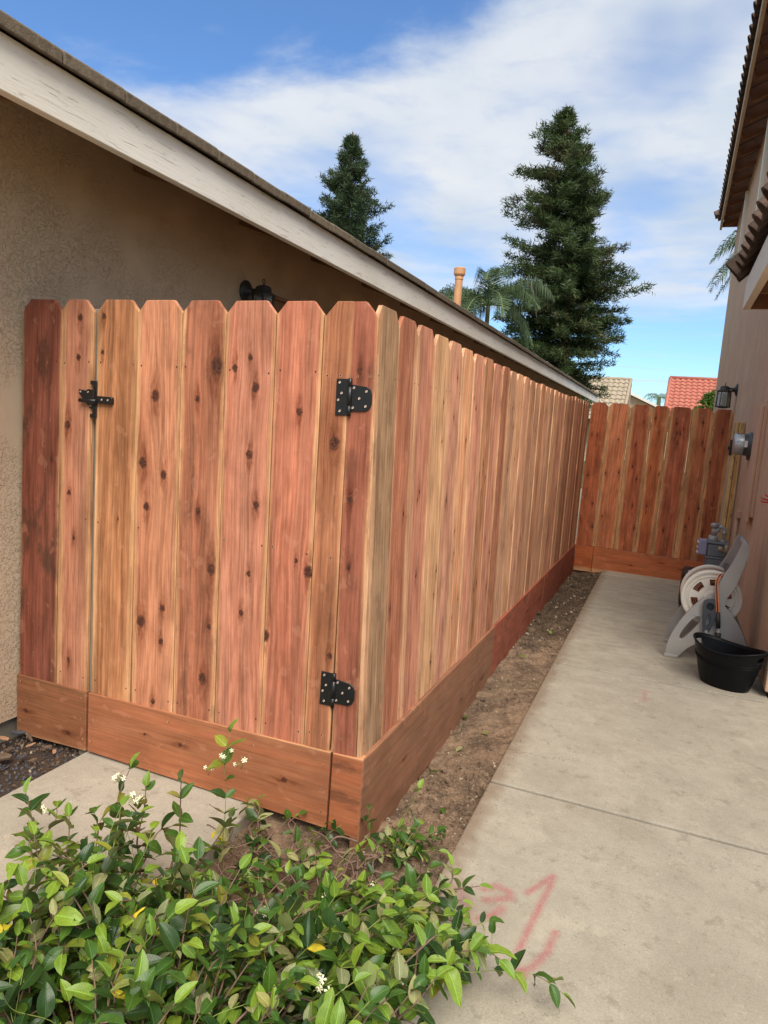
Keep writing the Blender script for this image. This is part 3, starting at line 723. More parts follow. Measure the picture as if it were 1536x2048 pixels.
# far gate across the walk
FAR = root('far_gate', (.82, 5.88, 0), 'redwood dog-ear gate closing the far end of the concrete walk', 'gate')
def farX(px): return px
fx = [(.0, .163, .0, .196, 0), (.166, .405, .163, .402, 1), (.408, .626, .405, .624, 2), (.629, .802, .627, .802, 3), (.805, 1.018, .805, 1.018, 4), (1.021, 1.222, 1.021, 1.222, 5), (1.224, 1.412, 1.224, 1.414, 6)]
FCF = [(rgb(186, 98, 62), .0, .0, .35), (rgb(206, 118, 78), .034, .020, .05), (rgb(188, 100, 64), .04, .024, .12), (rgb(196, 104, 62), .02, .03, .12), (rgb(178, 94, 62), .025, .012, .35), (rgb(188, 106, 68), .045, .022, .12), (rgb(174, 94, 60), .02, .03, .2)]
fn = MB()
xs_ = [.0005, .181, .408, .628, .803, 1.02, 1.222, 1.412]
for i in range(7):
    a, b_ = xs_[i] + .0015, xs_[i + 1] - .0015; xc = (a + b_) / 2; wd = b_ - a
    wc, sl, sr, stn = FCF[i]; kt = .232 - .02 * xc / 1.4 + .02
    M = Matrix.Translation((xc, 5.88 - .001 * (i % 2), 0)) @ Matrix.Rotation(.006, 4, 'Y')
    plank('fence_board', dogear(round(wd, 3), 1.82, .036, .042, round(kt - .002, 3)), TH, FAR if i else SIDE, M, wc, rgb(212, 148, 98), sl, sr, stn, rnd_knots(random.choice([4, 6, 7]), wd / 2, .35, 1.7, .005, .012), seed=130 + i * 4.1)
    for zz in (1.6, kt + .05):
        for s_ in (-1, 1): disc_y(fn, xc + s_ * (wd / 2 - .02), zz, 5.8775, .004)
obj('nail_heads', fn, [M_NAIL], FAR, kind='stuff')
kick('kick_board', .008, .200, -.045, -.045, .246, .243, SIDE, y=5.872, wood=rgb(196, 100, 56), stain=.1, seed=71)
kick('kick_board', .204, 1.41, -.045, -.030, .243, .225, FAR, y=5.872, wood=rgb(204, 112, 70), stain=.05, knots=[(.05, -.2, .008), (-.02, .1, .008), (.02, .3, .006)], seed=75)
for zz in (.35, 1.0, 1.6):
    b = MB(); b.box(.2, 1.40, 5.899, 5.935, zz - .045, zz + .045); obj('rail', b, M_GAPGREY, FAR)
lt = MB(); lt.box(1.418, 1.440, 5.85, 5.872, 1.36, 1.52).box(1.400, 1.442, 5.845, 5.87, 1.42, 1.45); obj('latch', lt, M_BLACK, FAR, bevel=.002)
LP = root('latch_post', (1.48, 5.9, 0), 'pair of pale yellow timber studs upright against the pink-brown wall', 'post')
for x0, x1, c, s_ in ((1.436, 1.474, rgb(222, 176, 116), 5), (1.480, 1.522, rgb(214, 160, 100), 9)):
    M = Matrix.Translation(((x0 + x1) / 2, 5.86, 0))
    hh = 1.70
    plank('stud', [(-(x1 - x0) / 2, -.02), ((x1 - x0) / 2, -.02), ((x1 - x0) / 2, hh), (-(x1 - x0) / 2, hh)], .09, LP, M, c, rgb(226, 186, 130), .0, .0, .08, rnd_knots(3, .015, .3, 1.6, .003, .006), seed=s_)

# ---------------------------------------------------------------- hinges and latch
def screw_head(mb, x, z, y, r=.0055):
    mb.lathe([(r, y + .001), (r, y - .0012), (r * .62, y - .0022), (r * .5, y - .0008), (.0001, y - .0004)], 10, (x, 0, z), axis='y')
    return mb
def hinge(x, zc, sc, rot, parent):
    h = bpy.data.objects.new('hinge', None); COL.objects.link(h); h.parent = parent
    h.location = Vector((x, -.001, zc)) - Vector(parent.location); h.rotation_euler = (0, rot, 0)
    def sub(name, mb, mat, bev=0): 
        me = mb.mesh(name, mat, bev); o = bpy.data.objects.new(name, me); COL.objects.link(o); o.parent = h; return o
    a = MB(); a.box(-.050 * sc, -.006, -.0035, 0, -.058 * sc, .058 * sc); sub('narrow_leaf', a, M_BLACK, .0008)
    t = MB(); poly = [(.004, -.044 * sc), (.056 * sc, -.043 * sc), (.070 * sc, -.034 * sc), (.077 * sc, -.020 * sc), (.077 * sc, .012 * sc), (.071 * sc, .026 * sc), (.058 * sc, .034 * sc), (.004, .041 * sc)]
    t.prism(poly, -.0035, 0, 'y'); sub('strap_leaf', t, M_BLACK, .0008)
    br = MB(); br.tube([(0, -.0055, -.060 * sc), (0, -.0055, -.027 * sc)], .0068, 12).tube([(0, -.0055, -.026 * sc), (0, -.0055, .033 * sc)], .0074, 12).tube([(0, -.0055, .034 * sc), (0, -.0055, .060 * sc)], .0068, 12); sub('barrel', br, M_BLACK)
    for sx, sz in ((-.038, .046), (-.030, .012), (-.041, -.010), (-.034, -.045), (.013, .030), (.057, .020), (.033, -.003), (.012, -.033), (.056, -.027)):
        s_ = MB(); screw_head(s_, sx * sc, sz * sc, -.0035, .0046); sub('screw', s_, M_SCREW)
    return h
hinge(-.1385, 1.523, 1.03, -.018, GATE); hinge(-.127, .515, 1.03, .0, GATE)
LT = bpy.data.objects.new('latch', None); COL.objects.link(LT); LT.parent = GATE
LT.location = Vector((-1.226, -.004, 1.456)) - Vector(GATE.location)
def lsub(name, mb, mat=M_BLACK, bev=.001):
    o = bpy.data.objects.new(name, mb.mesh(name, mat, bev)); COL.objects.link(o); o.parent = LT; return o
a = MB(); a.prism([(-.018, .070), (.013, .070), (.013, -.072), (-.018, -.072), (-.018, -.058), (-.004, -.056), (-.004, -.040), (-.020, -.036), (-.024, -.026), (-.020, -.014), (-.004, -.008), (-.004, .052), (-.018, .056)], -.006, 0.0, 'y'); lsub('keeper_plate', a)
a = MB(); a.prism([(-.066, .034), (-.030, .030), (-.022, .036), (.010, .036), (.012, -.020), (-.020, -.026), (-.034, -.014), (-.058, .012), (-.066, .018)], -.016, -.008, 'y'); lsub('catch_arm', a)
a = MB(); a.tube([(-.064, -.012, -.008), (.02, -.012, -.008)], .0075, 10); lsub('pull_bolt', a, bev=0)
a = MB(); a.prism([(-.022, .010), (.0, .013), (.090, .012), (.094, .006), (.094, -.012), (.089, -.016), (.0, -.016), (-.018, -.010)], -.009, .003, 'y'); lsub('strike_bar', a)
a = MB()
for x, z, r in ((-.056, .025, .0042), (-.018, .025, .0042), (-.014, -.026, .0042)): screw_head(a, x, z, -.0165 if z > 0 else -.0065, r)
for x in (.044, .074): screw_head(a, x, -.001, -.0095, .004)
lsub('latch_screws', a, M_SCREW, 0)

# ---------------------------------------------------------------- garage on the left
GAR = root('garage', (-1.63, 8, 0), 'single-storey tan stucco garage with cream fascia and brown roof tiles', 'building')
b = MB(); b.prism([(-1.63, .068), (-1.63, 2.62), (-5.2, 3.8), (-9.0, 2.62), (-9.0, .068)], -3.2, 18.3, 'y')
obj('wall', b, M_STUCL, GAR)
b = MB(); b.box(-9.0, -1.655, -3.2, 18.3, -.14, .066); obj('footing', b, simple('footing_concrete', rgb(120, 112, 98), .9), GAR)
b = MB(); b.box(-1.188, -1.15, -3.4, 18.6, 2.366, 2.532)
FAS = obj('fascia', b, M_WHITE, GAR, bevel=.003)
SL = .333
b = MB(); b.prism([(-1.190, 2.480), (-1.190, 2.530), (-5.2, 2.530 + 4.01 * SL), (-5.2, 2.480 + 4.01 * SL)], -3.38, 18.55, 'y'); obj('roof_deck', b, M_SOFFIT, GAR)
b = MB(); b.prism([(-5.2, 2.53 + 4.01 * SL), (-9.6, 2.4), (-9.6, 2.46), (-5.2, 2.60 + 4.01 * SL)], -3.38, 18.55, 'y'); obj('back_roof', b, M_TILEBR, GAR)
for k in range(24):
    y = -2.9 + k * .61 * 1.45
    rb = MB(); M = Matrix.Translation((-1.19, y, 2.478)) @ Matrix.Rotation(math.atan(SL), 4, 'Y')
    rb.box(-.44, 0, -.019, .019, -.088, -.003, 0, M); obj('rafter_tail', rb, M_SOFFIT, GAR)
# flat concrete tiles, edge on
tile_me = None; pit = .284
tb = MB(); tb.prism([(.035, -.006), (.035, .036), (.02, .046), (-.39, .046 + .41 * SL), (-.39, .012 + .41 * SL)], 0, pit - .006, 'y')
tb2 = tb.mesh('roof_tile', M_TILEBR, .005, 2)
for k in range(76):
    for row in range(2 if k < 40 else 1):
        o = bpy.data.objects.new('roof_tile', tb2); COL.objects.link(o); o.parent = GAR
        o.location = Vector((-1.15 - .33 * row, -3.4 + k * pit + row * .14, 2.534 + .33 * SL * row + random.uniform(-.003, .003))) - Vector(GAR.location)
        o.rotation_euler = (random.uniform(-.008, .008), 0, random.uniform(-.006, .006))
b = MB(); b.prism([(-1.80, 2.60 + .65 * SL), (-5.2, 2.60 + 4.05 * SL), (-5.2, 2.565 + 4.01 * SL), (-1.80, 2.565 + .65 * SL)], -3.3, 18.5, 'y'); obj('upper_roof', b, M_TILEBR, GAR)
# side door with brown head trim
b = MB(); b.box(-1.63, -1.605, 1.86, 2.86, 2.09, 2.175); b.box(-1.63, -1.605, 1.86, 1.95, .1, 2.09).box(-1.63, -1.605, 2.77, 2.86, .1, 2.09)
M_DOOR = simple('brown_door_paint', rgb(132, 96, 66), .6); obj('door_frame', b, M_DOOR, GAR, bevel=.004)
b = MB(); b.box(-1.63, -1.618, 1.95, 2.77, .1, 2.09); obj('door', b, M_DOOR, GAR)
b = MB(); b.box(-1.63, -1.575, 1.84, 2.88, 2.176, 2.196); obj('drip_cap', b, M_DOOR, GAR, bevel=.003)
# flue pipe
FL = root('flue_pipe', (-2.26, 8, 2.9), 'orange-tan capped vent pipe standing on the garage roof', 'vent pipe')
M_FLUE = simple('tan_painted_metal', rgb(204, 152, 108), .5, 0, .15, 5)
b = MB(); b.lathe([(.058, 2.8), (.056, 3.62)], 18, (-2.26, 8, 0)); obj('pipe', b, M_FLUE, FL)
b = MB(); b.lathe([(.062, 3.56), (.062, 3.585), (.058, 3.60)], 18, (-2.26, 8, 0)); obj('band', b, M_FLUE, FL)
b = MB(); b.lathe([(.058, 3.60), (.080, 3.625), (.084, 3.64), (.084, 3.715), (.075, 3.725), (.001, 3.73)], 18, (-2.26, 8, 0), sm=False); obj('cap', b, M_FLUE, FL)

# lantern builder (axis out along +x or -x from wall)
M_BRONZE = simple('dark_bronze', rgb(62, 60, 56), .5, .3, .25, 30)
def glass_mat():
    m, nt, b = material('seedy_glass'); setcol(nt, b, (.55, .56, .52)); b.inputs['Roughness'].default_value = .25
    b.inputs['Transmission Weight'].default_value = .75; b.inputs['IOR'].default_value = 1.2
    nt.put(b.inputs['Normal'], nt.bump(nt.noise(None, 90), .002)); return m
M_GLASS = glass_mat()
def lantern(base, s, out, label):
    """base: wall point at backplate centre; out: +1 faces +x, -1 faces -x"""
    L = root('wall_lantern', base, label, 'lamp', None); bx, by, bz = base
    def X(d): return bx + out * d
    b = MB(); b.lathe([(.058 * s, 0), (.060 * s, .008 * s * out), (.048 * s, .016 * s * out), (.024 * s, .026 * s * out), (.016 * s, .05 * s * out)], 20, base, axis='x'); obj('backplate', b, M_BRONZE, L)
    b = MB(); b.tube([(X(.02 * s), by, bz), (X(.06 * s), by, bz + .01 * s), (X(.095 * s), by, bz + .005 * s), (X(.11 * s), by, bz - .015 * s)], .009 * s, 8); obj('arm', b, M_BRONZE, L)
    c = (X(.11 * s), by, bz)
    b = MB(); b.lathe([(.010 * s, .035 * s), (.036 * s, .026 * s), (.042 * s, .018 * s), (.042 * s, .0), (.052 * s, -.006 * s), (.068 * s, -.014 * s), (.068 * s, -.020 * s)], 20, c); obj('hood', b, M_BRONZE, L)
    b = MB(); pts = [(c[0], by + .011 * s * math.cos(a), bz + .052 * s + .013 * s * math.sin(a)) for a in np.linspace(-PI / 2, 1.5 * PI, 14)]
    b.tube(pts, .0026 * s, 6); b.tube([(c[0], by, bz + .03 * s), (c[0], by, bz + .042 * s)], .004 * s, 6); obj('finial_ring', b, M_BRONZE, L)
    b = MB(); b.lathe([(.056 * s, -.020 * s), (.060 * s, -.16 * s)], 6, c, sm=False); obj('glass', b, M_GLASS, L)
    b = MB()
    for k in range(6):
        a = 2 * PI * k / 6; b.tube([(c[0] + .059 * s * math.cos(a), by + .059 * s * math.sin(a), bz - .018 * s), (c[0] + .063 * s * math.cos(a), by + .063 * s * math.sin(a), bz - .172 * s)], .0042 * s, 5)
    b.lathe([(.066 * s, -.160 * s), (.068 * s, -.168 * s), (.030 * s, -.180 * s), (.001, -.182 * s)], 6, c, sm=False); obj('cage', b, M_BRONZE, L)
    b = MB(); b.lathe([(.018 * s, -.15 * s), (.018 * s, -.06 * s), (.006 * s, -.045 * s)], 10, c); obj('candle', b, simple('ivory', rgb(220, 214, 196), .5), L)
    return L
lantern((-1.63, 1.60, 2.165), 1.15, 1, 'dark bronze carriage lantern on the tan garage wall behind the gate')

# ---------------------------------------------------------------- house on the right
XR = 1.535; HYE = 12.9
HOU = root('two_storey_house', (XR, 8, 0), 'two-storey pink-brown stucco house with brown barrel-tile eaves', 'building')
b = MB(); b.prism([(2.43, .035), (HYE, .035), (HYE, 5.62), (2.43, 5.62)], XR, XR + 8, 'x')
obj('wall', b, M_STUCR, HOU, bevel=.012, seg=2)
b = MB(); b.box(XR + .03, XR + 7.9, 2.46, HYE - .03, -.14, .034); obj('footing', b, bpy.data.materials['footing_concrete'], HOU)
# upper eave, slightly skewed fascia
def ex(y): return 1.165 + (y - 5.4) / (HYE - 5.4) * .075
y0, y1 = 2.0, HYE
def skew(z0, z1, t, mat, name, off=0.0, par=HOU):
    b = MB(); A, Bx = ex(y0) + off, ex(y1) + off
    b.add([(A, y0, z0), (A + t, y0, z0), (Bx + t, y1, z0), (Bx, y1, z0), (A, y0, z1), (A + t, y0, z1), (Bx + t, y1, z1), (Bx, y1, z1)],
          [(3, 2, 1, 0), (4, 5, 6, 7), (0, 1, 5, 4), (1, 2, 6, 5), (2, 3, 7, 6), (3, 0, 4, 7)]); return obj(name, b, mat, par, bevel=.003)
skew(5.45, 5.60, .038, M_FASCR, 'fascia')
b = MB(); A, Bx = ex(y0), ex(y1)
b.add([(A, y0, 5.602), (Bx, y1, 5.602), (XR + 4, y1, 5.602 + 2.0), (XR + 4, y0, 5.602 + 2.0), (A, y0, 5.63), (Bx, y1, 5.63), (XR + 4, y1, 7.63), (XR + 4, y0, 7.63)],
      [(0, 3, 2, 1), (4, 5, 6, 7), (0, 1, 5, 4), (1, 2, 6, 5), (2, 3, 7, 6), (3, 0, 4, 7)]); obj('roof_deck', b, M_SOFFITR, HOU)
sl2 = 2.0 / (XR + 4 - 1.2)
for k in range(19):
    y = 2.4 + k * .575
    rb = MB(); M = Matrix.Translation((ex(y) + .04, y, 5.615)) @ Matrix.Rotation(-math.atan(sl2), 4, 'Y'); rb.box(0, .42, -.03, .03, -.15, -.004, 0, M); obj('rafter_tail', rb, M_SOFFITR, HOU)
b = MB(); b.box(ex(y1) + .04, XR + .2, HYE - .04, HYE - .002, 5.50, 5.60); obj('end_board', b, M_SOFFITR, HOU)
def barrel(n=8, L=.42, r=.062, wd=.2, t=.014):
    mb = MB(); pts = []
    for k in range(n + 1):
        a = PI * k / n; pts.append((-r * math.cos(a), r * math.sin(a)))
    outer = [(-wd / 2, 0)] + pts + [(wd / 2, 0)]
    inner = [(u, v - t) if abs(u) > r * .99 else (u * .8, v * .8 - .002) for u, v in outer]
    poly = outer + list(reversed(inner)); N = len(poly); m = len(outer)
    vs = [(0, u, v) for u, v in poly] + [(L, u * .92, v) for u, v in poly]
    fs = [(i, i + 1, i + 1 + N, i + N) for i in range(N - 1)] + [(N - 1, 0, N, 2 * N - 1)]
    fs += [(i, i + 1, N - 2 - i, N - 1 - i)[::-1] for i in range(m - 1)] + [tuple(j + N for j in (i, i + 1, N - 2 - i, N - 1 - i)) for i in range(m - 1)]
    mb.add(vs, fs, 0, False); return mb
BT = barrel().mesh('roof_tile', M_CLAYDK)
def put_tile(x, y, z, sl, sc=1.0, par=HOU, rz=0.0, me=BT):
    o = bpy.data.objects.new('roof_tile', me); COL.objects.link(o); o.parent = par
    o.location = Vector((x, y, z)) - Vector(par.location); o.rotation_euler = (random.uniform(-.03, .03), -sl + random.uniform(-.02, .02), rz + random.uniform(-.02, .02)); o.scale = (sc,) * 3
    return o
k = 0; y = 2.0
while y < HYE:
    put_tile(ex(y) - .045, y, 5.64, math.atan(sl2)); put_tile(ex(y) + .27, y, 5.64 + .31 * sl2 + .01, math.atan(sl2)); y += .205
b = MB(); 
for j in range(3): b.lathe([(.085, 0), (.07, .36)], 12, (0, 0, 0), axis='x')
for j in range(2):
    o = bpy.data.objects.new('ridge_tile', BT); COL.objects.link(o); o.parent = HOU
    o.location = Vector((ex(y1) - .10 + j * .34, HYE - .02, 5.70 + j * .34 * sl2)) - Vector(HOU.location); o.rotation_euler = (0, -math.atan(sl2), 0); o.scale = (1, 1.25, 1.5)
# lower pent roof
LX = 1.20; LY = 3.28
b = MB(); b.box(LX, LX + .045, -1.5, LY, 2.372, 2.565); obj('lower_fascia', b, M_TRIMW, HOU, bevel=.003)
b = MB(); b.prism([(LX + .048, 2.53), (LX + .048, 2.56), (XR + .5, 2.56 + .5), (XR + .5, 2.53 + .5)], -1.5, LY - .002, 'y'); obj('lower_roof_deck', b, M_SOFFITR, HOU)
b = MB(); b.box(LX + .048, XR + .3, LY - .03, LY - .001, 2.375, 2.52); obj('end_board', b, M_SOFFITR, HOU)
for k in range(5):
    y = LY - .42 - k * .6; rb = MB(); rb.box(LX + .05, XR + .02 if y > 2.45 else 1.94, y - .022, y + .022, 2.40, 2.52); obj('rafter_tail', rb, M_SOFFITR, HOU)
y = LY - .16
while y > 1.2:
    put_tile(LX - .05, y, 2.61, .75, 1.0); put_tile(LX + .17, y, 2.61 + .20, .75, 1.0); put_tile(LX + .40, y, 2.61 + .42, .75, 1.0)
    y -= .205
rk = put_tile(LX - .06, LY - .01, 2.585, .75, 1.0); rk.scale = (1.05, .8, 2.0)
# window trims
for ya, yb in ((10.60, 10.70), (7.82, 7.95)):
    b = MB(); b.box(XR - .045, XR + .01, ya, yb, 4.25, 5.42); obj('window_trim', b, M_TRIMW, HOU, bevel=.004)
WIN = MB(); WIN.box(XR - .004, XR + .01, 8.15, 10.45, 4.33, 5.36)
# flush electric panel boxes, painted like the wall
M_PANEL = stucco('painted_metal_panel', rgb(196, 162, 136), rgb(206, 172, 146), 1.0, .1, .1)
PNL = root('service_cabinet', (XR, 4.7, 1.4), 'flat tall service cabinet painted like the wall, behind and below the round meter', 'cabinet')
b = MB(); b.box(XR - .028, XR, 4.16, 5.02, .90, 1.83); obj('cabinet', b, M_PANEL, PNL, bevel=.004)
b = MB(); b.box(XR - .052, XR - .029, 4.16, 4.46, .86, 1.79); obj('cover', b, M_PANEL, PNL, bevel=.004)
b = MB(); b.box(XR - .040, XR - .0285, 4.47, 4.60, .87, 1.22); obj('lower_cover', b, simple('galvanised_edge', rgb(132, 134, 138), .5, .4), PNL, bevel=.003)
CND = MB(); CND.tube([(XR - .022, 5.16, .84), (XR - .022, 5.20, .30)], .017, 10); CND.box(XR - .04, XR, 5.11, 5.2, .80, .86); tag(obj('conduit', CND, M_PANEL), 'painted conduit stub on the wall above the hose reel handle', 'conduit')
MT = root('electric_meter', (XR - .03, 4.78, 1.475), 'round glass-domed electric meter with grey ring on the stucco wall', 'electric meter')
M_METG = simple('meter_grey', rgb(176, 178, 176), .35, .5, .1, 20); M_METD = simple('meter_dark', rgb(70, 74, 76), .4)
mc = (XR - .03, 4.78, 1.475)
b = MB(); b.lathe([(.112, .0), (.112, -.022), (.100, -.030)], 28, mc, axis='x'); b.box(mc[0] - .022, mc[0], 4.76, 4.80, 1.345, 1.37); obj('ring', b, M_METD, MT)
b = MB(); b.lathe([(.094, -.030), (.094, -.062)], 28, mc, axis='x'); obj('band', b, M_METD, MT)
b = MB(); b.lathe([(.092, -.062), (.092, -.128), (.084, -.140), (.001, -.143)], 28, mc, axis='x'); obj('dome', b, M_METG, MT)
b = MB(); b.box(mc[0] - .115, mc[0] - .07, 4.77, 4.80, 1.5675, 1.571).box(mc[0] - .118, mc[0] - .108, 4.69, 4.70, 1.49, 1.50); obj('nameplate', b, M_METD, MT)
b = MB(); b.box(mc[0] - .060, mc[0] - .035, 4.683, 4.6845, 1.455, 1.51); obj('label_sticker', b, simple('white_label', (.75, .75, .72), .5), MT)
lantern((XR, 7.55, 2.14), 1.28, -1, 'glazed bronze lantern on the pink-brown house wall above the far gate')
# red curled prongs at the right edge
M_RED = simple('red_paint', rgb(196, 40, 44), .4)
RP = root('wall_ornament', (XR, 2.95, 1.13), 'red curled prongs sticking out from the wall at the right edge', 'ornament')
for k, (dz, ln) in enumerate(((.028, .075), (.006, .095), (-.014, .095))):
    b = MB(); b.tube([(XR, 2.95, 1.13), (XR - ln * .5, 2.94, 1.13 + dz * .6 - .005), (XR - ln, 2.93, 1.13 + dz), (XR - ln - .012, 2.925, 1.13 + dz + .012)], [.006, .0055, .0045, .002], 7); obj('prong', b, M_RED, RP)

# ---------------------------------------------------------------- gas meter and black box
GM = root('gas_meter', (1.36, 4.72, .3), 'grey gas meter with regulator and pipe elbows low on the house wall', 'gas meter')
M_GAS = simple('gas_meter_grey', rgb(112, 120, 126), .5, .1, .15, 10, .001, 60); M_PIPE = simple('silver_grey_pipe', rgb(158, 160, 158), .5, .2, .2, 20, .001, 80)
b = MB(); b.box(1.255, 1.435, 4.62, 4.82, .33, .47); obj('lower_case', b, M_GAS, GM, bevel=.022, seg=3)
b = MB(); b.box(1.265, 1.425, 4.63, 4.81, .472, .595); obj('upper_case', b, M_GAS, GM, bevel=.02, seg=3)
b = MB(); b.box(1.250, 1.440, 4.61, 4.83, .463, .478); obj('case_flange', b, M_GAS, GM, bevel=.005)
b = MB(); b.box(1.258, 1.432, 4.62, 4.82, .593, .612); obj('top_plate', b, M_GAS, GM, bevel=.006)
b = MB(); b.box(1.19, 1.262, 4.66, 4.74, .48, .62); obj('index_box', b, simple('lavender_plastic', rgb(150, 150, 176), .4), GM, bevel=.01, seg=2)
b = MB()
for dz in (.50, .545, .59): b.box(1.178, 1.192, 4.67, 4.73, dz - .008, dz + .008)
obj('index_dials', b, simple('white_plastic', (.7, .7, .72), .4), GM, bevel=.002)
b = MB(); b.tube([(1.385, 4.70, .60), (1.385, 4.70, .70), (1.383, 4.70, .728), (1.365, 4.70, .742), (1.33, 4.70, .742)], .018, 12); b.tube([(1.385, 4.70, .60), (1.385, 4.70, .63)], .026, 8).tube([(1.385, 4.70, .68), (1.385, 4.70, .71)], .025, 8); obj('riser_pipe', b, M_PIPE, GM)
b = MB(); b.tube([(1.30, 4.70, .60), (1.30, 4.70, .66)], [.05, .035], 14).tube([(1.30, 4.70, .66), (1.30, 4.70, .73)], .022, 12).tube([(1.30, 4.70, .73), (1.30, 4.70, .77)], [.030, .022], 12).tube([(1.30, 4.70, .69), (1.345, 4.70, .72)], .02, 10).tube([(1.27, 4.70, .745), (1.335, 4.70, .76)], .017, 10); obj('regulator', b, M_PIPE, GM)
b = MB(); b.tube([(1.37, 4.60, .555), (1.47, 4.60, .535), (1.50, 4.60, .56)], .012, 10).tube([(1.345, 4.60, .565), (1.385, 4.60, .555)], .02, 8).tube([(1.41, 4.60, .53), (1.41, 4.60, .60)], .017, 10); obj('shutoff_valve', b, simple('aged_brass', rgb(168, 152, 128), .5, .3), GM)
b = MB(); b.tube([(1.23, 4.60, .315), (1.47, 4.60, .33)], .016, 10)
for x in (1.26, 1.30, 1.345, 1.39): b.tube([(x, 4.60, .318), (x + .02, 4.60, .319)], .024, 8)
obj('lower_pipe', b, M_GAS, GM)
b = MB(); b.tube([(1.44, 4.72, .34), (1.50, 4.72, .34), (1.515, 4.72, .30), (1.515, 4.72, -.02)], .014, 8); obj('supply_pipe', b, M_GAS, GM)
BX = MB(); BX.box(1.085, 1.30, 4.52, 4.86, .0, .335); o = obj('covered_box', BX, simple('black_vinyl', (.018, .018, .019), .5, 0, .3, 12, .003, 30), bevel=.04, seg=3); tag(o, 'black vinyl-covered box with white labels on top behind the hose reel', 'box')
b = MB(); b.box(1.13, 1.185, 4.545, 4.60, .3345, .337).box(1.195, 1.235, 4.56, 4.61, .3345, .337)
lb = obj('white_label', b, bpy.data.materials['white_label'], o)

# ---------------------------------------------------------------- hose reel
M_REELG = simple('grey_reel_plastic', rgb(160, 156, 150), .45, 0, .06, 6, .0004, 200, .4)
M_REELC = simple('cream_reel_plastic', rgb(214, 206, 192), .45, 0, .06, 6, .0004, 200, .4)
M_CRANK = simple('charcoal_plastic', rgb(66, 68, 74), .42, 0, .08, 8)
M_HB = simple('hose_black', (.02, .018, .017), .5); M_HO = simple('hose_orange', rgb(226, 142, 96), .5)
REEL = root('hose_reel', (1.24, 3.1, 0), 'grey hose reel with cream drum discs standing against the house wall', 'hose reel')
outer = [(.986, 0.0), (.99, .098), (1.018, .19), (1.067, .291), (1.133, .388), (1.17, .436), (1.211, .455), (1.248, .503), (1.269, .59), (1.311, .673), (1.342, .76), (1.36, .83), (1.373, .846), (1.399, .841), (1.414, .805), (1.403, .728), (1.373, .594), (1.355, .532), (1.298, .421), (1.35, .364), (1.399, .307), (1.438, .243), (1.475, .155), (1.50, .061), (1.505, .0), (1.45, .0), (1.406, .09), (1.319, .150), (1.203, .145), (1.13, .095), (1.085, .04), (1.063, .0)]
hole = [(1.058, .16), (1.095, .241), (1.142, .307), (1.169, .309), (1.178, .28), (1.142, .219), (1.09, .147), (1.069, .134)]
hh = [(1.318, .675), (1.348, .79), (1.362, .818), (1.372, .80), (1.362, .74), (1.335, .665)]
def smooth_poly(p, it=1):
    for _ in range(it):
        q = []
        for i in range(len(p)):
            a, b2 = p[i], p[(i + 1) % len(p)]
            q += [(a[0] * .75 + b2[0] * .25, a[1] * .75 + b2[1] * .25), (a[0] * .25 + b2[0] * .75, a[1] * .25 + b2[1] * .75)]
        p = q
    return p
so_, sh_ = smooth_poly(outer, 1), smooth_poly(hole, 1)
b = MB(); b.prism(so_, 2.93, 2.965, 'y', holes=[sh_]); obj('side_frame', b, M_REELG, REEL, bevel=.004, seg=2)
b = MB(); b.prism([(x - .004, z) for x, z in so_], 3.30, 3.335, 'y', holes=[[(x - .004, z) for x, z in sh_]]); obj('side_frame', b, M_REELG, REEL, bevel=.004, seg=2)
b = MB(); b.tube([(1.388, 2.95, .825), (1.386, 3.31, .825)], .019, 12); obj('handle_bar', b, M_REELG, REEL)
M_DGP = simple('dark_green_grey_plastic', rgb(82, 84, 78), .5)
for x0_, x1_, z0_, z1_ in ((1.03, 1.06, .04, .075), (1.43, 1.46, .05, .085), (1.30, 1.325, .60, .64)):
    b = MB(); b.box(x0_, x1_, 2.966, 3.30, z0_, z1_); obj('cross_bar', b, M_DGP, REEL, bevel=.005)
b = MB(); b.tube([(1.05, 2.94, .005), (1.0, 2.94, .005)], .0, 4, cap=False)
for yy in (2.925, 3.295):
    f = MB(); f.box(.978, 1.068, yy, yy + .045, 0.0, .022); obj('foot', f, M_REELG, REEL, bevel=.004)
hc = (1.229, .430); R0 = .190
def ell(cx, cz, a, bb, rot, n=16): return [(cx + a * math.cos(t) * math.cos(rot) - bb * math.sin(t) * math.sin(rot), cz + a * math.cos(t) * math.sin(rot) + bb * math.sin(t) * math.cos(rot)) for t in np.linspace(0, 2 * PI, n + 1)[:-1]]
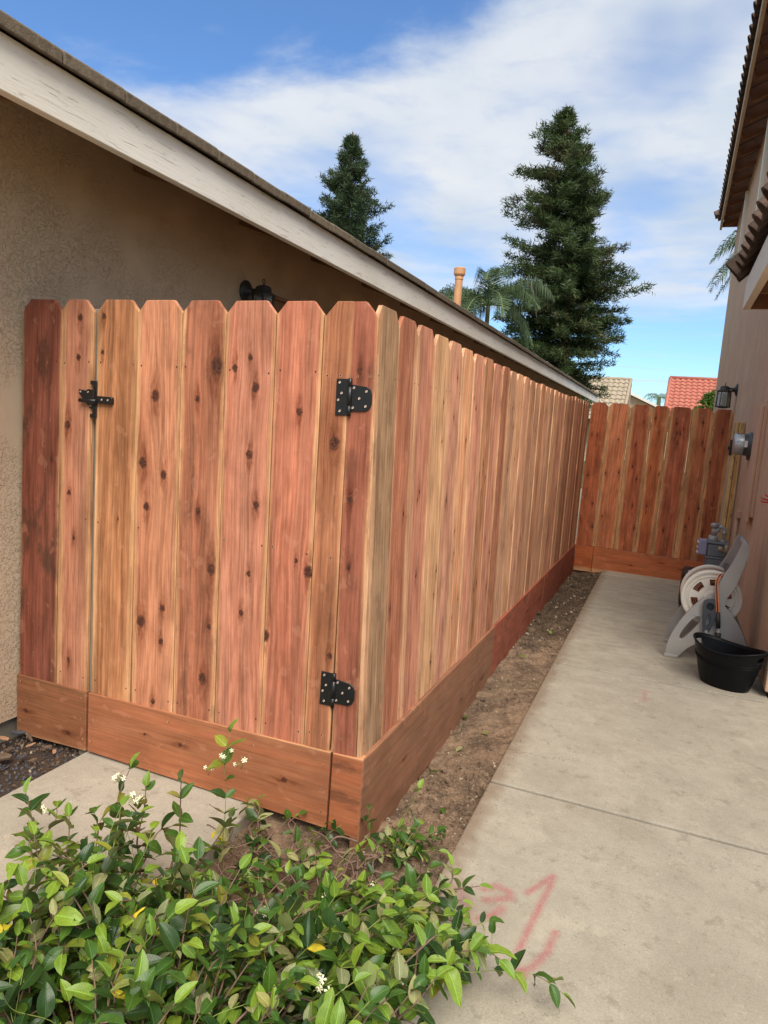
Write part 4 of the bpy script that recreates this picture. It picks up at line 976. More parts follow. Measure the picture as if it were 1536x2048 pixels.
def drum_disc(ya, yb):
    d = MB(); n = 72; rl = [.0, .05, .084, .128, R0 - .02]
    def pt(r_, k, y_): t = 2 * PI * k / n + .1; return (hc[0] + r_ * math.cos(t), y_, hc[1] + r_ * math.sin(t))
    for ri in range(len(rl) - 1):
        for k in range(n):
            if ri == 2 and (k % 12) < 7: continue
            q = [pt(rl[ri], k, 0), pt(rl[ri + 1], k, 0), pt(rl[ri + 1], k + 1, 0), pt(rl[ri], k + 1, 0)]
            d.add([(p_[0], ya, p_[2]) for p_ in q] + [(p_[0], yb, p_[2]) for p_ in q], [(0, 1, 2, 3), (7, 6, 5, 4), (0, 4, 5, 1), (1, 5, 6, 2), (2, 6, 7, 3), (3, 7, 4, 0)])
    ym = (ya + yb) / 2
    d.lathe([(R0 - .026, ym - .006), (R0 - .022, ym - .013), (R0 - .006, ym - .016), (R0, ym - .010), (R0, ym + .010), (R0 - .006, ym + .016), (R0 - .022, ym + .012), (R0 - .026, ym + .006)], 48, (hc[0], 0, hc[1]), axis='y', close=True)
    d.lathe([(R0 - .050, ya), (R0 - .046, ya - .005), (R0 - .040, ya - .005), (R0 - .036, ya), (R0 - .040, ya + .002), (R0 - .046, ya + .002)], 48, (hc[0], 0, hc[1]), axis='y', close=True)
    obj('drum_disc', d, M_REELC, REEL)
drum_disc(3.02, 3.030); drum_disc(3.245, 3.255)
d = MB(); d.tube([(hc[0], 2.97, hc[1]), (hc[0], 3.29, hc[1])], .05, 20); obj('drum_core', d, M_REELC, REEL)
HS = root('garden_hose', (1.24, 3.1, .43), 'black hose with orange stripes coiled on the reel, one end hanging down', 'garden hose')
d = MB(); pts = []
for k in range(0, 15 * 28):
    t = k / 28; lay = int(t // 5); rad = .075 + .021 * lay
    yy = 3.055 + (t % 5) / 5 * .165 if lay % 2 == 0 else 3.22 - (t % 5) / 5 * .165
    a = 2 * PI * t; pts.append((hc[0] + rad * math.cos(a), yy, hc[1] + rad * math.sin(a)))
d.tube(pts, .0095, 8, 0, stripes=[0, 1]); obj('hose_coil', d, [M_HB, M_HO], HS)
def spl(pts, n=6):
    out = []; P_ = [Vector(p) for p in pts]; P_ = [P_[0]] + P_ + [P_[-1]]
    for i in range(1, len(P_) - 2):
        for k in range(n):
            t = k / n; a, b2, c, d_ = P_[i - 1], P_[i], P_[i + 1], P_[i + 2]
            out.append(.5 * ((2 * b2) + (c - a) * t + (2 * a - 5 * b2 + 4 * c - d_) * t * t + (3 * b2 - a - 3 * c + d_) * t ** 3))
    out.append(P_[-2]); return out
d = MB(); d.tube(spl([(1.30, 3.06, .565), (1.278, 3.0, .598), (1.255, 2.93, .600), (1.242, 2.905, .560), (1.253, 2.90, .478), (1.272, 2.90, .363)]), .0115, 8, stripes=[0, 1]); obj('hose_end', d, [M_HB, M_HO], HS)
d = MB(); d.tube(spl([(1.440, 3.6, .74), (1.40, 3.2, .70), (1.37, 3.12, .62), (1.33, 3.10, .55)]), .0115, 8, stripes=[0, 1]); obj('hose_tail', d, [M_HB, M_HO], HS)
d = MB(); d.tube([(1.272, 2.90, .366), (1.287, 2.90, .262)], .0145, 10); obj('sleeve', d, M_HB, HS)
d = MB(); d.tube([(1.287, 2.90, .262), (1.289, 2.90, .240)], .009, 10).tube([(1.289, 2.90, .243), (1.290, 2.90, .229)], .0155, 6); obj('fitting', d, M_PIPE, HS)
d = MB(); d.tube([(1.290, 2.90, .229), (1.291, 2.90, .190)], .019, 10); obj('spigot', d, M_HB, REEL)
cr_o = smooth_poly([(1.216, .446), (1.185, .432), (1.177, .406), (1.183, .330), (1.190, .258), (1.203, .218), (1.217, .209), (1.237, .224), (1.256, .290), (1.266, .350), (1.264, .42), (1.248, .444)], 1)
d = MB(); d.prism(cr_o, 2.895, 2.929, 'y', holes=[ell(1.223, .396, .024, .026, 0), ell(1.222, .305, .012, .042, -.05)]); obj('crank_handle', d, M_CRANK, REEL, bevel=.003, seg=2)
d = MB(); d.tube([(1.223, 2.925, .398), (1.223, 2.9285, .398)], .026, 16); obj('crank_hub', d, M_HB, REEL)
d = MB(); d.tube([(1.218, 2.885, .226), (1.218, 2.90, .226)], .012, 6); obj('crank_bolt', d, M_PIPE, REEL)

# ---------------------------------------------------------------- tub
TUBM = simple('black_rubber', (.007, .007, .008), .38, 0, .2, 10, .0004, 90, .12)
TUB = MB(); nth, nv = 72, 18
TC = Vector((1.330, 2.545, .001)); rotz = math.radians(-32); A1, B1 = .205, .150
grid = []
for j in range(nv + 1):
    v = j / nv; row = []
    for i in range(nth):
        a = 2 * PI * i / nth
        rim = .226 + .036 * math.cos(a) ** 2
        sq = .70 + .30 * v ** .8
        x = A1 * sq * math.cos(a) * (1 + .06 * v * abs(math.cos(a)) ** 6); y = B1 * sq * math.sin(a)
        row.append((x, y, rim * v))
    grid.append(row)
Rm = Matrix.Rotation(rotz, 3, 'Z'); vs = []
for row in grid:
    for p in row: vs.append(tuple(TC + Rm @ Vector(p)))
fs = []
for j in range(nv):
    for i in range(nth):
        i2 = (i + 1) % nth; a = 2 * PI * (i + .5) / nth
        hole_ = (14 <= j <= 15) and abs(math.sin(a)) < .22
        if not hole_: fs.append((j * nth + i, j * nth + i2, (j + 1) * nth + i2, (j + 1) * nth + i))
TUB.add(vs, fs, 0, True); TUB.add(vs[:nth], [tuple(range(nth))], 0)
to = obj('rubber_tub', TUB, TUBM); tag(to, 'black flexible oval tub with handle holes on the concrete beside the house corner', 'tub')
md = to.modifiers.new('wall', 'SOLIDIFY'); md.thickness = .006; md.offset = -1
lip = MB(); rp = [Vector(vs[nv * nth + i]) for i in range(nth)]; lip.tube(rp + [rp[0]], .0065, 8, cap=False)
lo = obj('rim', lip, TUBM, None); lo.parent = to
bd = MB()
for frac, off in ((12.6, .003), (11.6, .003)):
    j = int(frac); r2 = [Vector(vs[j * nth + i]) + (Vector(vs[j * nth + i]) - TC).normalized() * off for i in range(nth)]; bd.tube(r2 + [r2[0]], .003, 6, cap=False)
bo = obj('moulded_band', bd, TUBM, None); bo.parent = to

# ---------------------------------------------------------------- spray paint marks
def spray(name, strokes, label, ox=0, density=1.0):
    xs_all = [p[0] for s_ in strokes for p in s_[0]]; ys_all = [p[1] for s_ in strokes for p in s_[0]]
    mgn = .05; step = .005
    X, Y = np.meshgrid(np.arange(min(xs_all) - mgn, max(xs_all) + mgn, step), np.arange(min(ys_all) - mgn, max(ys_all) + mgn, step))
    D = np.zeros_like(X)
    for pts, wd, st in strokes:
        for (ax, ay), (bx_, by_) in zip(pts[:-1], pts[1:]):
            t = np.clip(((X - ax) * (bx_ - ax) + (Y - ay) * (by_ - ay)) / ((bx_ - ax) ** 2 + (by_ - ay) ** 2 + 1e-9), 0, 1)
            dd = np.hypot(X - ax - t * (bx_ - ax), Y - ay - t * (by_ - ay)); D = np.maximum(D, st * np.exp(-(dd / wd) ** 2 * 1.6))
    ny, nx = X.shape; V = np.stack([X.ravel(), Y.ravel(), np.full(X.size, .0022)], 1)
    i = (np.arange(nx - 1)[None, :] + nx * np.arange(ny - 1)[:, None]).ravel(); Fq = np.stack([i, i + 1, i + nx + 1, i + nx], 1)
    Dv = D.ravel(); keep = Dv[Fq].max(1) > .03; Fq = Fq[keep]; used = np.unique(Fq); mp = -np.ones(len(V), int); mp[used] = np.arange(len(used))
    me = bpy.data.meshes.new(name); me.from_pydata(V[used].tolist(), [], mp[Fq].tolist())
    at = me.attributes.new('spray', 'FLOAT', 'POINT'); at.data.foreach_set('value', Dv[used].astype(np.float32))
    me.materials.append(M_SPRAY); o = bpy.data.objects.new(name, me); COL.objects.link(o); tag(o, label, 'paint mark'); return o
def spray_mat():
    m, nt, b = material('pink_spray_paint'); a = nt.new('ShaderNodeAttribute', attribute_type='GEOMETRY', attribute_name='spray').outputs['Fac']
    geo = nt.new('ShaderNodeNewGeometry'); n = nt.noise(geo.outputs['Position'], 170, 3, .7); n2 = nt.noise(geo.outputs['Position'], 30, 3, .6)
    f = nt.m('MULTIPLY', nt.m('MULTIPLY', a, nt.lin(n, .3, .7, .45, 1.25)), nt.lin(n2, .3, .7, .65, 1.1), clamp=True)
    setcol(nt, b, rgb(206, 112, 116)); b.inputs['Roughness'].default_value = .85
    tr = nt.new('ShaderNodeBsdfTransparent'); mx = nt.new('ShaderNodeMixShader'); nt.put(mx.inputs[0], f)
    nt.l.new(tr.outputs[0], mx.inputs[1]); nt.l.new(b.outputs[0], mx.inputs[2]); nt.l.new(mx.outputs[0], m.node_tree.nodes['Material Output'].inputs['Surface']); return m
M_SPRAY = spray_mat()
spray('spray_mark', [([(.600, -.012), (.640, .07), (.662, .118), (.660, .05), (.640, -.12), (.622, -.30), (.628, -.345)], .014, .50), ([(.709, -.150), (.70, -.24), (.672, -.32), (.627, -.362)], .015, .48), ([(.655, -.355), (.640, -.372)], .016, .5)], 'pink spray-painted hooked arrow stroke on the nearest concrete slab')
spray('spray_mark', [([(.47, -.06), (.505, -.025), (.545, -.035), (.555, -.065), (.52, -.085), (.49, -.11)], .020, .42), ([(.49, -.20), (.53, -.16), (.54, -.12)], .02, .45), ([(.40, -.10), (.44, -.16), (.46, -.22)], .035, .26)], 'faint smudged pink spray letters next to the bush on the nearest slab')
spray('spray_mark', [([(.87, 2.14), (.91, 2.13), (.885, 2.13), (.885, 1.95)], .016, .22), ([(.85, 2.0), (.92, 2.02)], .02, .16)], 'tiny pale pink spray cross on the second concrete slab')

# ---------------------------------------------------------------- jasmine
LM = [leaf_material('leaf_deep_green', (.020, .054, .009), (.17, .20, .07), .30), leaf_material('leaf_mid_green', (.045, .108, .013), (.22, .26, .09), .34),
      leaf_material('leaf_lime', (.145, .245, .026), (.23, .28, .09), .40), leaf_material('leaf_underside_olive', (.23, .25, .115), (.05, .12, .03), .6), leaf_material('leaf_yellow', (.62, .50, .03), (.5, .42, .06), .45)]
M_STEM = simple('woody_stem', rgb(118, 92, 78), .8, 0, .3, 30, .001, 200); M_STEMG = simple('green_stem', rgb(128, 140, 66), .6)
M_PETAL = simple('cream_petal', rgb(236, 230, 196), .5); M_PETC = simple('flower_throat', rgb(196, 196, 96), .5)
def leaf_geo(curl, fold, wid, wave=0.0):
    us = [0, .08, .22, .42, .62, .80, .93, 1.0]; ws = [.03, .50, .88, 1.0, .90, .60, .25, .01]
    V = []; UV = []; 
    for u, w_ in zip(us, ws):
        z = -curl * u * u + math.sin(u * 7 + wave * 5) * .012 * wave * 2; hw = wid * w_ / 2
        for sx in (-1, -.5, 0, .5, 1):
            V.append((sx * hw, u - .12 * curl * u, z + abs(sx) * fold * hw * 2 + wave * .05 * math.sin(u * 11 + sx * 2) * abs(sx))); UV.append((.5 + sx * .5 * max(w_, .05), u))
    Fc = [(i * 5 + k, i * 5 + k + 1, (i + 1) * 5 + k + 1, (i + 1) * 5 + k) for i in range(7) for k in range(4)]
    return np.array(V), Fc, UV
LG = [leaf_geo(.22, .26, .52), leaf_geo(.38, .16, .56, .6), leaf_geo(.10, .32, .46), leaf_geo(.62, .22, .54, 1.2), leaf_geo(-.06, .10, .58, .4)]
def leaf_mesh(gi, mi):
    V, Fc, UV = LG[gi]; me = bpy.data.meshes.new('leaf'); me.from_pydata(V.tolist(), [], Fc); me.materials.append(LM[mi])
    uvl = me.uv_layers.new(name='UVMap'); li = [v for f in Fc for v in f]; uvl.data.foreach_set('uv', [c for v in li for c in UV[v]])
    me.polygons.foreach_set('use_smooth', [True] * len(Fc)); return me
LMESH = {(g_, m_): leaf_mesh(g_, m_) for g_ in range(5) for m_ in range(5)}
CAMP = cam.matrix_world.translation.copy(); CAMI = cam.matrix_world.inverted()
def frame_dist(p):
    q = CAMI @ Vector(p)
    if q.z >= 0: return 99
    u, v = q.x / -q.z, q.y / -q.z
    return -q.z + (5 if abs(u) > .56 or abs(v) > .75 else 0)
def bush(name, loc, label, stems, extra_leaves=()):
    """stems: (pts, leafsize, material weights, density, woody)"""
    B_ = root(name, loc, label, 'plant'); L = []; st = MB(); gs = MB()
    for pts, ls, wts, dens, woody in stems:
        P_ = spl(pts, 7); r0 = .0042 if woody else .0017
        (st if woody else gs).tube(P_, [max(.0009, r0 * (1 - .75 * i / len(P_))) for i in range(len(P_))], 5)
        acc = 0; tot = sum((P_[i + 1] - P_[i]).length for i in range(len(P_) - 1)); run = 0; tw = random.uniform(0, PI)
        start = .25 * tot if woody else .05 * tot
        for i in range(len(P_) - 1):
            sg = P_[i + 1] - P_[i]; run += sg.length; acc += sg.length
            if run < start: continue
            if acc > dens:
                acc = 0; tw += PI / 2 + random.uniform(-.4, .4); t = sg.normalized(); o1 = t.orthogonal().normalized(); o1.rotate(Matrix.Rotation(tw, 3, t).to_quaternion()) if False else None
                q = Matrix.Rotation(tw, 3, t); side = q @ t.orthogonal().normalized()
                tipf = run / tot
                for s_ in (-1, 1):
                    if random.random() < .12: continue
                    d_ = (side * s_ * random.uniform(.7, 1.1) + t * random.uniform(.3, .9) + Vector((0, 0, random.uniform(-.45, .25)))).normalized()
                    mi = random.choices(range(5), wts if tipf < .8 else [w_ * f_ for w_, f_ in zip(wts, (.5, 1, 2.2, .6, 1))])[0]
                    L.append((P_[i + 1].copy(), d_, ls * .92 * random.choice([.5, .7, .85, 1.0, 1.1, 1.2, 1.32]) * (1 - .25 * (tipf > .93)), random.uniform(-.7, .7), mi, random.choices(range(5), [4, 3, 3, 1, 2])[0]))
        if random.random() < .8:      # leaf at the tip
            t = (P_[-1] - P_[-2]).normalized(); L.append((P_[-1].copy(), (t + Vector((0, 0, -.2))).normalized(), ls * .8, random.uniform(-.5, .5), random.choices([1, 2], [1, 2])[0], random.randrange(3)))
    L += list(extra_leaves)
    mats = []
    for p, d_, ls, roll, mi, gi in L:
        y = d_.normalized(); upv = Vector((0, 0, 1)); x = y.cross(upv)
        if x.length < .05: x = Vector((1, 0, 0))
        x.normalize(); z = x.cross(y)
        R = Matrix((x, y, z)).transposed() @ Matrix.Rotation(roll, 3, 'Y'); M = R.to_4x4() @ Matrix.Scale(ls, 4)
        tip = p + y * ls; zz = -.035
        M.translation = p
        if tip.z < .002 and p.x > -.42 : M.translation = p + Vector((0, 0, min(.05, .004 - tip.z)))
        mats.append((frame_dist(p), M, mi, gi))
    mats.sort(key=lambda t_: t_[0])
    for _, M, mi, gi in mats[:300]:
        o = bpy.data.objects.new('leaf', LMESH[(gi, mi)]); COL.objects.link(o); o.parent = B_; M2 = M.copy(); M2.translation = M.translation - Vector(loc); o.matrix_local = M2
    rest = mats[300:]
    if rest:
        Vs, Fs, UVs, MI = [], [], [], []; off = 0
        for _, M, mi, gi in rest:
            V, Fc, UV = LG[gi]; A = np.array(M.to_3x3()); T = np.array(M.translation) - np.array(loc)
            Vs.append(V @ A.T + T); Fs += [tuple(i + off for i in f) for f in Fc]; UVs += [UV[v] for f in Fc for v in f]; MI += [mi] * len(Fc); off += len(V)
        me = bpy.data.meshes.new('leaves'); me.from_pydata(np.concatenate(Vs).tolist(), [], Fs)
        for m_ in LM: me.materials.append(m_)
        me.polygons.foreach_set('material_index', MI); me.polygons.foreach_set('use_smooth', [True] * len(Fs))
        uvl = me.uv_layers.new(name='UVMap'); uvl.data.foreach_set('uv', [c for u in UVs for c in u])
        o = bpy.data.objects.new('leaves', me); COL.objects.link(o); o.parent = B_; o['kind'] = 'stuff'
    if st.v: obj('woody_stems', st, M_STEM, B_, kind='stuff')
    if gs.v: obj('green_stems', gs, M_STEMG, B_, kind='stuff')
    return B_
def flower_mesh():
    mb = MB()
    for k in range(5):
        a = 2 * PI * k / 5; ca, sa = math.cos(a), math.sin(a)
        def R(x, y, z): return (x * ca - y * sa, x * sa + y * ca, z)
        mb.add([R(.0015, -.001, 0), R(.0015, .001, 0), R(.007, -.0012, .001), R(.0075, .0042, .002), R(.0125, .0005, -.001), R(.011, .0058, .0005)], [(0, 2, 3, 1), (2, 4, 5, 3)], 0)
    mb.tube([(0, 0, .0005), (0, 0, -.010)], [.0016, .0009], 5, 1); return mb.mesh('flower', [M_PETAL, M_PETC])
FLM = flower_mesh()
def flowers(B_, c, n, r=.02):
    c = Vector(c); tw = MB()
    for _ in range(n):
        d_ = Vector((random.uniform(-1, 1), random.uniform(-1.2, .3), random.uniform(-.1, 1))).normalized(); p = c + d_ * r * random.uniform(.6, 1.5)
        o = bpy.data.objects.new('flower', FLM); COL.objects.link(o); o.parent = B_; o.location = p - Vector(B_.location)
        nrm = (d_ + (CAMP - p).normalized() * random.uniform(.3, 1.2)).normalized(); o.rotation_euler = nrm.to_track_quat('Z', 'Y').to_euler(); o.scale = (random.uniform(.55, .85),) * 3
        tw.tube([c - Vector((0, 0, r)), (c + p) / 2 + Vector((0, 0, -.004)), p], .0007, 4)
    for _ in range(n): # buds
        d_ = Vector((random.uniform(-1, 1), random.uniform(-1, .3), random.uniform(-.1, 1))).normalized(); tw.tube([c, c + d_ * r * 1.2], [.0006, .0012], 4)
    obj('flower_stalks', tw, M_STEMG, B_, kind='stuff')

random.seed(23)
DK = [7, 4, .6, .5, .05]; LI = [2.5, 5, 2.6, 1.6, .12]; OL = [3, 4, 2, 4, .05]
def wob(a, b2, n=4, amp=.02, rise=.0):
    a, b2 = Vector(a), Vector(b2); out = []
    for i in range(n):
        t = i / (n - 1); p = a.lerp(b2, t) + Vector((random.uniform(-1, 1), random.uniform(-1, 1), random.uniform(-.6, .6))) * amp * (0 if i == 0 else 1); p.z += rise * math.sin(PI * t * .9); out.append(p)
    return out
stA = []
# named upright sprigs
stA.append((wob((-.32, -.34, -.02), (-.345, -.30, .425), 6, .012), .060, LI, .042, False))
stA.append((wob((-.55, -.60, .0), (-.532, -.55, .375), 6, .014), .062, DK, .034, True))
stA.append((wob((-.47, -.57, .0), (-.50, -.50, .30), 5, .014), .056, DK, .036, True))
stA.append((wob((-.35, -.56, .0), (-.345, -.55, .385), 5, .012), .052, DK, .05, True))
stA.append((wob((-.36, -.50, .0), (-.25, -.44, .25), 5, .014), .056, DK, .036, True))
stA.append((wob((-.60, -.80, .05), (-.955, -.56, .17), 6, .02, .03), .068, LI, .034, True))
stA.append((wob((-.66, -.78, .05), (-.80, -.56, .17), 5, .02, .03), .066, LI, .034, True))
stA.append((wob((-.60, -.74, .05), (-.70, -.60, .20), 5, .02, .02), .062, DK, .034, True))
for i in range(205):
    x = random.uniform(-.48, .10); y = random.uniform(-1.35, -.64)
    lx = x + random.uniform(-.22, .16); ly = y + random.uniform(-.16, .22); lx = max(lx, -.86 - .1 * random.random())
    h = random.uniform(.16, .34) * (1.0 if y < -.8 else .8)
    stA.append((wob((x, y, -.02), (lx, ly, h), 5, .022, .05), random.uniform(.046, .068), DK if random.random() < .72 else LI, random.uniform(.030, .042), random.random() < .6))
BA = bush('jasmine_bush', (-.25, -.9, -.03), 'leafy upright jasmine bush with glossy dark leaves filling the lower left foreground', stA)
stB = []
for i in range(150):
    x = random.uniform(.02, .44); y = random.uniform(-1.2, -.42); a = random.uniform(-.25, 1.1)
    L_ = random.uniform(.12, .26); h = random.uniform(.08, .24) * (1.25 if y < -.7 else .85)
    lx = min(x + L_ * math.cos(a), .60 + .05 * random.random())
    stB.append((wob((x, y, -.02), (lx, y + L_ * math.sin(a), h), 5, .022, .05), random.uniform(.048, .066), LI if random.random() < .55 else OL, random.uniform(.030, .042), random.random() < .5))
for i in range(44):      # low tangle up to the fence corner
    x = random.uniform(-.30, .26); y = random.uniform(-.46, -.14); a = random.uniform(0, 2 * PI); L_ = random.uniform(.10, .22)
    ex_, ey_ = x + L_ * math.cos(a), min(y + L_ * math.sin(a), -.05)
    stB.append((wob((x, y, -.03), (ex_, ey_, random.uniform(.0, .06)), 5, .02, .03), random.uniform(.040, .056), OL, random.uniform(.045, .08), True))
for i in range(14):      # past the corner, on the dirt strip
    x = random.uniform(.03, .20); y = random.uniform(-.12, .10); a = random.uniform(-.3, 1.4); L_ = random.uniform(.08, .16)
    stB.append((wob((x, y, -.06), (x + L_ * .8 * math.cos(a), y + L_ * math.sin(a), random.uniform(-.01, .06)), 4, .014, .03), random.uniform(.042, .052), OL if i % 2 else DK, .036, i % 3 == 0))
stB.append((wob((.10, .08, -.05), (.165, .15, .165), 5, .010), .048, LI, .07, False))
stB.append((wob((.03, .03, -.05), (.035, .02, .11), 4, .008), .046, DK, .03, False))
stB.append((wob((-.16, -.06, -.05), (-.12, -.03, .035), 4, .01), .050, DK, .035, False))
stB.append((wob((-.12, -.05, -.05), (-.06, -.03, .045), 4, .01), .050, DK, .04, False))
stB.append((wob((.34, -.24, .05), (.475, -.19, .10), 4, .008), .055, DK, .05, True))
stB.append((wob((.42, -.56, .06), (.765, -.44, .060), 6, .012, .04), .058, LI, .045, False))
BB = bush('jasmine_ground_cover', (.15, -.6, -.03), 'low sprawling jasmine with lime leaves, trimmed around the fence corner', stB)
for c, n in (((-.345, -.32, .36), 3), ((-.29, -.31, .34), 3), ((-.40, -.33, .30), 2), ((-.545, -.57, .34), 4), ((-.50, -.55, .28), 7), ((-.80, -.60, .19), 2)): flowers(BA, c, n)
for c, n in (((.12, -.50, .14), 3), ((.36, -.62, .18), 6), ((.42, -.70, .17), 4), ((.30, -.88, .24), 5), ((.47, -.62, .13), 3), ((.18, -.34, .08), 3), ((.05, -.72, .22), 3)): flowers(BB, c, n)
# bare tangled twigs lying near the corner
TWG = MB()
for i in range(46):
    x = random.uniform(-.32, .22); y = random.uniform(-.48, -.10); a = random.uniform(0, 2 * PI); L_ = random.uniform(.14, .34); p0 = Vector((x, y, -.03))
    q = Vector((x + L_ * math.cos(a), min(-.04, y + L_ * math.sin(a)), random.uniform(-.02, .03)))
    TWG.tube(spl(wob(p0, q, 5, .028, .02), 5), [random.uniform(.0014, .0042)] * 21, 5)
o = obj('bare_twigs', TWG, M_STEM, kind='stuff'); tag(o, 'tangle of bare cut jasmine twigs on the soil before the fence corner', 'twigs')
# fallen leaves on the dirt
FALLEN = [(.21, .35, 1, 0, .5, 'green leaf lying near the walk edge by the first slab joint'), (.08, .70, 1, 2, 1.9, 'green leaf close to the side kick board, third nearest on the dirt'),
  (.11, .98, 3, 1, 2.6, 'pale curled underside-up leaf in the middle of the dirt strip'), (.19, 1.15, 2, 4, .9, 'lime leaf in the middle of the dirt strip behind the pale curled leaf'),
  (.03, 1.30, 1, 0, .2, 'green leaf tucked against the side kick board before its first joint'), (.14, 2.35, 2, 2, 1.1, 'lime leaf on the dirt just past the kick board joint'),
  (.20, 3.05, 2, 4, .4, 'farthest lime leaf, on the dark clods of the dirt strip'), (.27, .18, 1, 3, 1.2, 'curled green leaf at the slab edge beside the bush, nearest of the edge leaves'),
  (.25, .24, 0, 0, 2.9, 'dark green leaf at the slab edge just beyond the curled one'), (-.28, -.12, 0, 0, 1.0, 'dark green leaf on soil under the gate kick board')]
for (x, y, mi, gi, rz, lab) in FALLEN:
    o = bpy.data.objects.new('fallen_leaf', LMESH[(gi, mi)]); COL.objects.link(o); z = float(dirt_z(np.array(x), np.array(y))) + .014
    o.location = (x, y, z); o.rotation_euler = (random.uniform(-.3, .3), random.uniform(-.4, .4), rz); o.scale = (random.uniform(.04, .055),) * 3
    tag(o, lab, 'leaf', 'fallen leaves on the dirt strip')

# ---------------------------------------------------------------- trees behind
F_RED = foliage_material('redwood_foliage', (.036, .062, .022), (.085, .120, .036), (.125, .110, .050))
F_CYP = foliage_material('cypress_foliage', (.034, .062, .026), (.075, .108, .046), (.085, .105, .050))
F_PALM = foliage_material('palm_foliage', (.050, .085, .035), (.10, .145, .060), (.08, .12, .05)); F_PALMD = foliage_material('dead_frond', (.24, .20, .15), (.34, .30, .24), (.3, .26, .2))
M_TRUNK = simple('brown_bark', rgb(96, 72, 54), .9, 0, .3, 6, .02, 12)
def tri_mesh(name, V, mat, parent, kind=None):
    V = np.asarray(V, dtype=np.float32).reshape(-1, 3); n = len(V) // 3
    me = bpy.data.meshes.new(name); me.vertices.add(len(V)); me.vertices.foreach_set('co', V.ravel()); me.loops.add(len(V)); me.polygons.add(n)
    me.loops.foreach_set('vertex_index', np.arange(len(V), dtype=np.int32)); me.polygons.foreach_set('loop_start', np.arange(0, len(V), 3, dtype=np.int32))
    me.update(calc_edges=True); me.materials.append(mat); o = bpy.data.objects.new(name, me); COL.objects.link(o); o.parent = parent
    if kind: o['kind'] = kind
    return o
def conifer(name, label, prof, trunk, yc, mat, nlev, rdepth, leaf, tuft_n, seed, sparse=0.0, droop=.25, dens=1.0):
    """prof: (z, xleft, xright) silhouette extents; crown is solid in all directions"""
    rg = np.random.default_rng(seed); base = (trunk[0][0], yc, -.16); T = root(name, base, label, 'tree')
    zs = np.array([p[0] for p in prof])[::-1]; xl = np.array([p[1] for p in prof])[::-1]; xr = np.array([p[2] for p in prof])[::-1]
    tz = np.array([p[1] for p in trunk]); tx = np.array([p[0] for p in trunk]); od = np.argsort(tz); tz, tx = tz[od], tx[od]
    tips = []; br = MB(); ztop = zs[-1]; zbot = zs[0]; ph = rg.uniform(0, 6, 6)
    z = zbot
    while z < ztop - .1:
        fr = (z - zbot) / (ztop - zbot); z += rg.uniform(.10, .24) * (1.15 - .6 * fr)
        zz = min(z, ztop - .05)
        cx = np.interp(zz, tz, tx); L_, R2 = cx - np.interp(zz, zs, xl), np.interp(zz, zs, xr) - cx
        nb = max(3, int(2 + 1.5 * (L_ + R2)))
        for k in range(nb):
            if rg.random() < sparse: continue
            a = rg.uniform(0, 2 * PI); ca = math.cos(a); rad = (L_ * (1 - ca) / 2 + R2 * (1 + ca) / 2); rad = rad if abs(ca) > .3 else min(rad, rdepth)
            lump = .5 + .5 * math.sin(2.1 * zz + 2.3 * a + ph[0]) * math.sin(1.3 * zz - 3.1 * a + ph[1])
            rad *= (.62 + .44 * lump) * rg.choice([.6, .84, 1.0, 1.2], p=[.2, .3, .35, .15])
            n = max(3, int(rad / .20)); up = rg.uniform(.05, .45) + .5 * fr; c_, s_ = math.cos(a), math.sin(a); pts = []; bend = rg.uniform(-.25, .25)
            for j in range(n + 1):
                t = j / n; aa = a + bend * t
                pts.append(np.array([cx + math.cos(aa) * rad * t, yc + math.sin(aa) * rad * t, zz - .25 + up * rad * t * .6 - droop * rad * t * t * 1.5 + .3 * max(0, t - .7) * rad]))
            if rad > .8 and rg.random() < .6: br.tube([tuple(p) for p in pts], [max(.007, .040 * (1 - j / (n + 1))) for j in range(n + 1)], 4, 0, False)
            for j in range(1, n + 1):
                t = j / n
                if t < .3 and rg.random() < .5: continue
                # side twigs carrying sprays
                for sd_ in (-1, 1):
                    tl = (.10 + .30 * rad * .4 * (1 - t) ** .6 * math.sin(PI * min(1, t + .25))) * rg.uniform(.5, 1.3)
                    dirv = np.array([c_ * .7 - s_ * sd_ * .8, s_ * .7 + c_ * sd_ * .8, rg.uniform(-.25, .3)])
                    m = max(2, int((2 + 5 * tl) * dens * 1.5))
                    for q in range(m):
                        u = (q + rg.random()) / m; tips.append((pts[j] + dirv * tl * u + rg.normal(0, 1, 3) * .045, dirv * .8 + np.array([0, 0, .2])))
    P_ = np.array([t[0] for t in tips]); D = np.array([t[1] for t in tips]); n = len(P_)
    V = []
    for q in range(tuft_n):
        d_ = D * .9 + rg.normal(0, .55, (n, 3)); d_[:, 2] += .10; d_ /= np.linalg.norm(d_, axis=1)[:, None]
        sd_ = np.cross(d_, rg.normal(0, 1, (n, 3))); sd_ /= np.linalg.norm(sd_, axis=1)[:, None]; l_ = leaf * rg.uniform(.6, 1.4, (n, 1)); wv = l_ * rg.uniform(.07, .13, (n, 1)); c = P_ + rg.normal(0, leaf * .35, (n, 3))
        V.append(np.stack([c - sd_ * wv, c + sd_ * wv, c + d_ * l_], 1))
    V = np.concatenate(V).reshape(-1, 3) - np.array(base); tri_mesh('crown', V, mat, T)
    tk = MB(); tk.tube([(x_, yc, z_) for x_, z_ in [(tx[0], -.16)] + list(zip(tx, tz))], [.32] + list(np.linspace(.28, .03, len(tx))), 10); obj('trunk', tk, M_TRUNK, T)
    if br.v: obj('limbs', br, M_TRUNK, T, kind='stuff')
    return T
